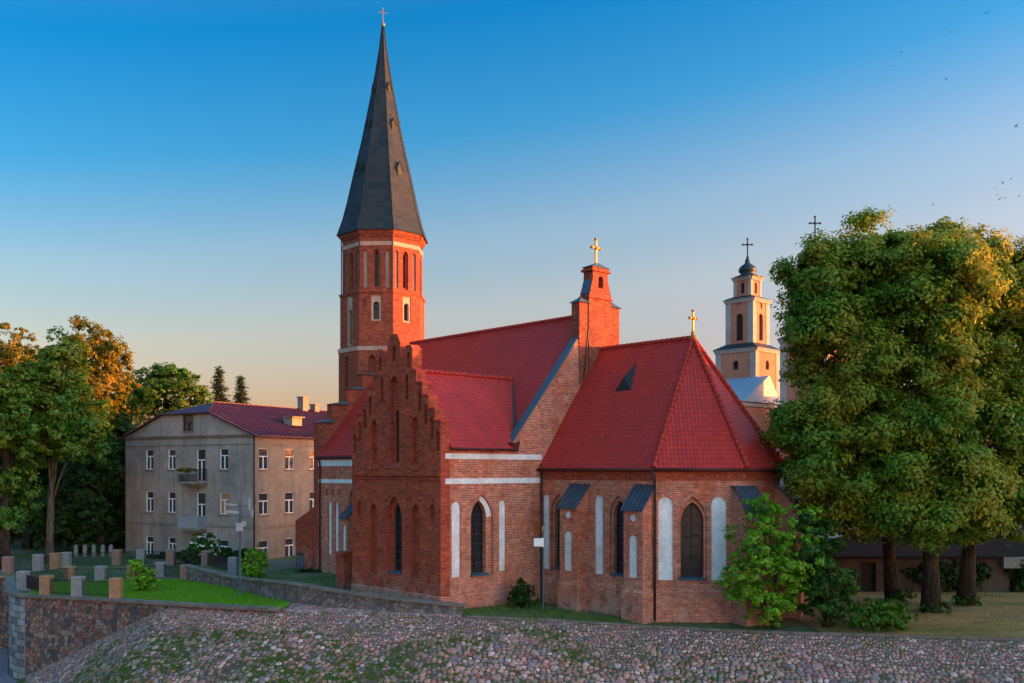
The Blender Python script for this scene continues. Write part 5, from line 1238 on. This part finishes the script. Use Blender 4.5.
# far pale houses seen under the crowns
def plain_house(name, base, wd, dp, ht, rh, m, roofm, label, rz=0.0, storeys=2, cols=6):
    t = thing(name, base, label, 'house', None, rz); f = Frame((-wd/2, 0), (wd/2, 0)); mb = MB(); H = []; wl = []
    for j in range(storeys):
        for i in range(cols):
            s_ = wd*(i+.5)/cols; h0 = ht*(j+.28)/storeys; wl.append((s_, h0, h0+ht/storeys*.5)); H.append(dict(loop=rect(s_, h0, h0+ht/storeys*.5, 1.1), d=.14, back=False))
    wall(mb, f, [(0, 0), (wd, 0), (wd, ht), (0, ht)], H)
    for p, q in (((wd/2, 0), (wd/2, dp)), ((wd/2, dp), (-wd/2, dp)), ((-wd/2, dp), (-wd/2, 0))): g_ = Frame(p, q); wall(mb, g_, [(0, 0), (g_.len, 0), (g_.len, ht), (0, ht)], [])
    for sx in (-1, 1): L = [(sx*wd/2, 0, ht), (sx*wd/2, dp, ht), (sx*wd/2, dp/2, ht+rh)]; mb.poly(L if sx > 0 else L[::-1])
    mb.build('wall', m, t)
    for s_, a, b in wl: house_window(f, s_, a, b, 1.1, t)
    mb = MB(); k = rh/(dp/2)
    slab(mb, [(-wd/2-.3, -.4, ht-.4*k+.05), (wd/2+.3, -.4, ht-.4*k+.05), (wd/2+.3, dp/2, ht+rh+.05), (-wd/2-.3, dp/2, ht+rh+.05)]); slab(mb, [(wd/2+.3, dp+.4, ht-.4*k+.05), (-wd/2-.3, dp+.4, ht-.4*k+.05), (-wd/2-.3, dp/2, ht+rh+.05), (wd/2+.3, dp/2, ht+rh+.05)])
    mb.build('roof', roofm, t); return t
plain_house('town_house', (40, 92, 0), 26, 10, 7.2, 4.2, 'cream', 'tile', 'cream town house glimpsed between the linden trunks')
plain_house('town_house', (70, 96, 0), 26, 10, 8.5, 3.8, 'pinkstucco', 'metalroof', 'peach town house at the right edge behind the yard wall')
# unseen houses added right of frame to keep low sun off the churchyard
plain_house('sun_block_house', (72, 62, 0), 30, 13, 12.3, 4.3, 'stucco_ochre', 'tile', 'tall ochre house added out of view right of the lindens to block low sun', R(-98), 4, 8)
plain_house('sun_block_house', (77, 96, 0), 28, 13, 11.6, 4.4, 'cream', 'tile', 'tall cream house added out of view right of the lindens to block low sun', R(-98), 4, 8)
plain_house('sun_block_house', (66, 28, 0), 28, 13, 12.0, 4.4, 'stucco_grey', 'metalroof', 'tall grey house added out of view nearest the river to block low sun', R(-98), 4, 8)

# ------------------------------------------------------------------ twin-towered baroque church far behind
def belfry(loc, label, rz):
    t = thing('belfry', loc, label, 'bell tower', 'twin belfries of the baroque church', rz)
    def tier(name, side, z0, z1, cols, arch, m='pinkstucco'):
        h = side/2; Q = [(-h, -h), (h, -h), (h, h), (-h, h)]; mb = MB(); op = []
        for k in range(4):
            f = Frame(Q[k], Q[(k+1) % 4]); H = []
            if arch: L = roundarch(side/2, arch[0], arch[1], arch[2]); H.append(dict(loop=L, d=.35, back=False)); op.append((f, L))
            if len(arch or ()) > 3: H.append(dict(loop=circle(side/2, arch[3], .5), d=.2))
            wall(mb, f, [(0, z0), (side, z0), (side, z1), (0, z1)], H)
        o = mb.build(name, m, t)
        for f, L in op: q = MB(); face_holes(q, f, L, [], .34); q.build('louvre', 'door', o)
        mb = MB()
        for sx in (-1, 1):
            for sy in (-1, 1): mb.box((sx*(h-cols/2+.08), sy*(h-cols/2+.08), (z0+z1)/2), (cols, cols, z1-z0))
        mb.build('pilaster', 'cream', o)
        mb = MB(); Qc = Q+[Q[0]]; strip(mb, Qc, .2, z1-.55, .25, z1-.3, -.3); strip(mb, Qc, .25, z1-.28, .42, z1, -.3); mb.build('cornice', 'cream', o); return o
    tier('base_tier', 7.0, 0, 26.8, 1.0, (23.6, 25.0, 1.0)); mb = MB(); mb.lathe((0, 0, 26.8), [(5.5, 0), (5.4, .12), (3.2, 1.05)], 4, R(45)); mb.build('skirt_roof', 'dome', t)
    tier('bell_tier', 4.75, 27.4, 34.7, .95, (28.2, 32.4, 1.25, 33.6)); mb = MB(); mb.lathe((0, 0, 34.7), [(3.75, 0), (3.6, .15), (2.2, .6)], 4, R(45)); mb.build('skirt_roof', 'dome', t)
    tier('lantern_tier', 3.0, 35.0, 38.3, .6, (35.7, 37.4, .7))
    mb = MB(); mb.lathe((0, 0, 38.3), [(2.4, 0), (1.5, .35), (1.0, .55), (1.35, .95), (1.42, 1.35), (1.1, 1.85), (.55, 2.2), (.35, 2.5), (.42, 2.75), (.25, 3.0), (.12, 3.6)], 12); mb.build('dome', 'dome', t, True)
    mb = MB(); latin_cross(mb, (0, 0, 41.8), 2.7, 1.5, .16, Vector((.7, -.7, 0))); mb.build('cross', 'dome', t); return t
b1 = belfry(((747.5-512)/FPX*150, 150, 0), 'peach and white belfry with a small dark dome right of the apse roof', R(45))
b2 = copy_tree(b1); b2.location = ((815-512)/FPX*137, 137, 0); b2['label'] = 'matching belfry almost hidden by the lindens, only its dome and cross showing'
bc = thing('baroque_church', (38, 152, 0), 'blue grey roofed body of the baroque church below the far belfries', 'church', rz=R(-45))
mb = MB(); mb.box((-3.5, -8, 9), (20, 10, 18)); mb.box((14, 9, 8), (22, 12, 16)); mb.build('wall', 'pinkstucco', bc)
mb = MB(); mb.prism([Vector((-14, -13.4, 18)), Vector((-14, -2.6, 18)), Vector((-14, -6, 22.2))], (21, 0, 0)); mb.prism([Vector((3, 2.6, 16.02)), Vector((3, 15.4, 16.02)), Vector((3, 9, 20))], (22, 0, 0)); mb.build('roof', 'blueroof', bc)
mb = MB(); mb.box((-3.5, -8, 17.6), (20.5, 10.5, .5)); mb.box((14, 9, 15.7), (22.6, 12.6, .6)); mb.build('cornice', 'cream', bc)

# ------------------------------------------------------------------ swifts in the sky
def bird_mesh(mb, sc):
    mb.tube([(-.10*sc, 0, 0), (-.04*sc, 0, 0), (.06*sc, 0, 0), (.11*sc, 0, .005)], [.012*sc, .035*sc, .03*sc, .008*sc], 6)
    for sg in (-1, 1):
        mb.poly([(.05*sc, 0, .01), (.03*sc, sg*.14*sc, .05*sc), (-.08*sc, sg*.34*sc, .02*sc), (-.01*sc, sg*.13*sc, .035*sc), (-.03*sc, 0, .01)])
    mb.poly([(-.08*sc, .01, 0), (-.2*sc, .05*sc, 0), (-.16*sc, 0, 0), (-.2*sc, -.05*sc, 0), (-.08*sc, -.01, 0)])
mb = MB(); bird_mesh(mb, 1.35); bird0 = mb.build('bird', 'bird')
spots = [(901.5, 52), (894, 66), (949.6, 32), (986.5, 12.6), (946, 79.4), (1016, 126), (995, 187.6), (1002.7, 182.7), (1011, 178.8), (997, 195), (999.5, 199), (1004.8, 198), (1019.5, 196), (933, 204.8), (771, 281)]
for i, (px, py) in enumerate(spots):
    o = bird0 if i == 0 else bird0.copy()
    if i: COL.objects.link(o)
    o.location = at(px, py, 105 if i == 5 else random.uniform(125, 150)); o.rotation_euler = (random.uniform(-.6, .6), random.uniform(-.5, .3), random.random()*6.28)
    tag(o, 'tiny dark swift gliding in the open sky above the lindens' if i < 14 else 'single dark swift flying just right of the peach belfry', 'bird', 'swifts over the church')
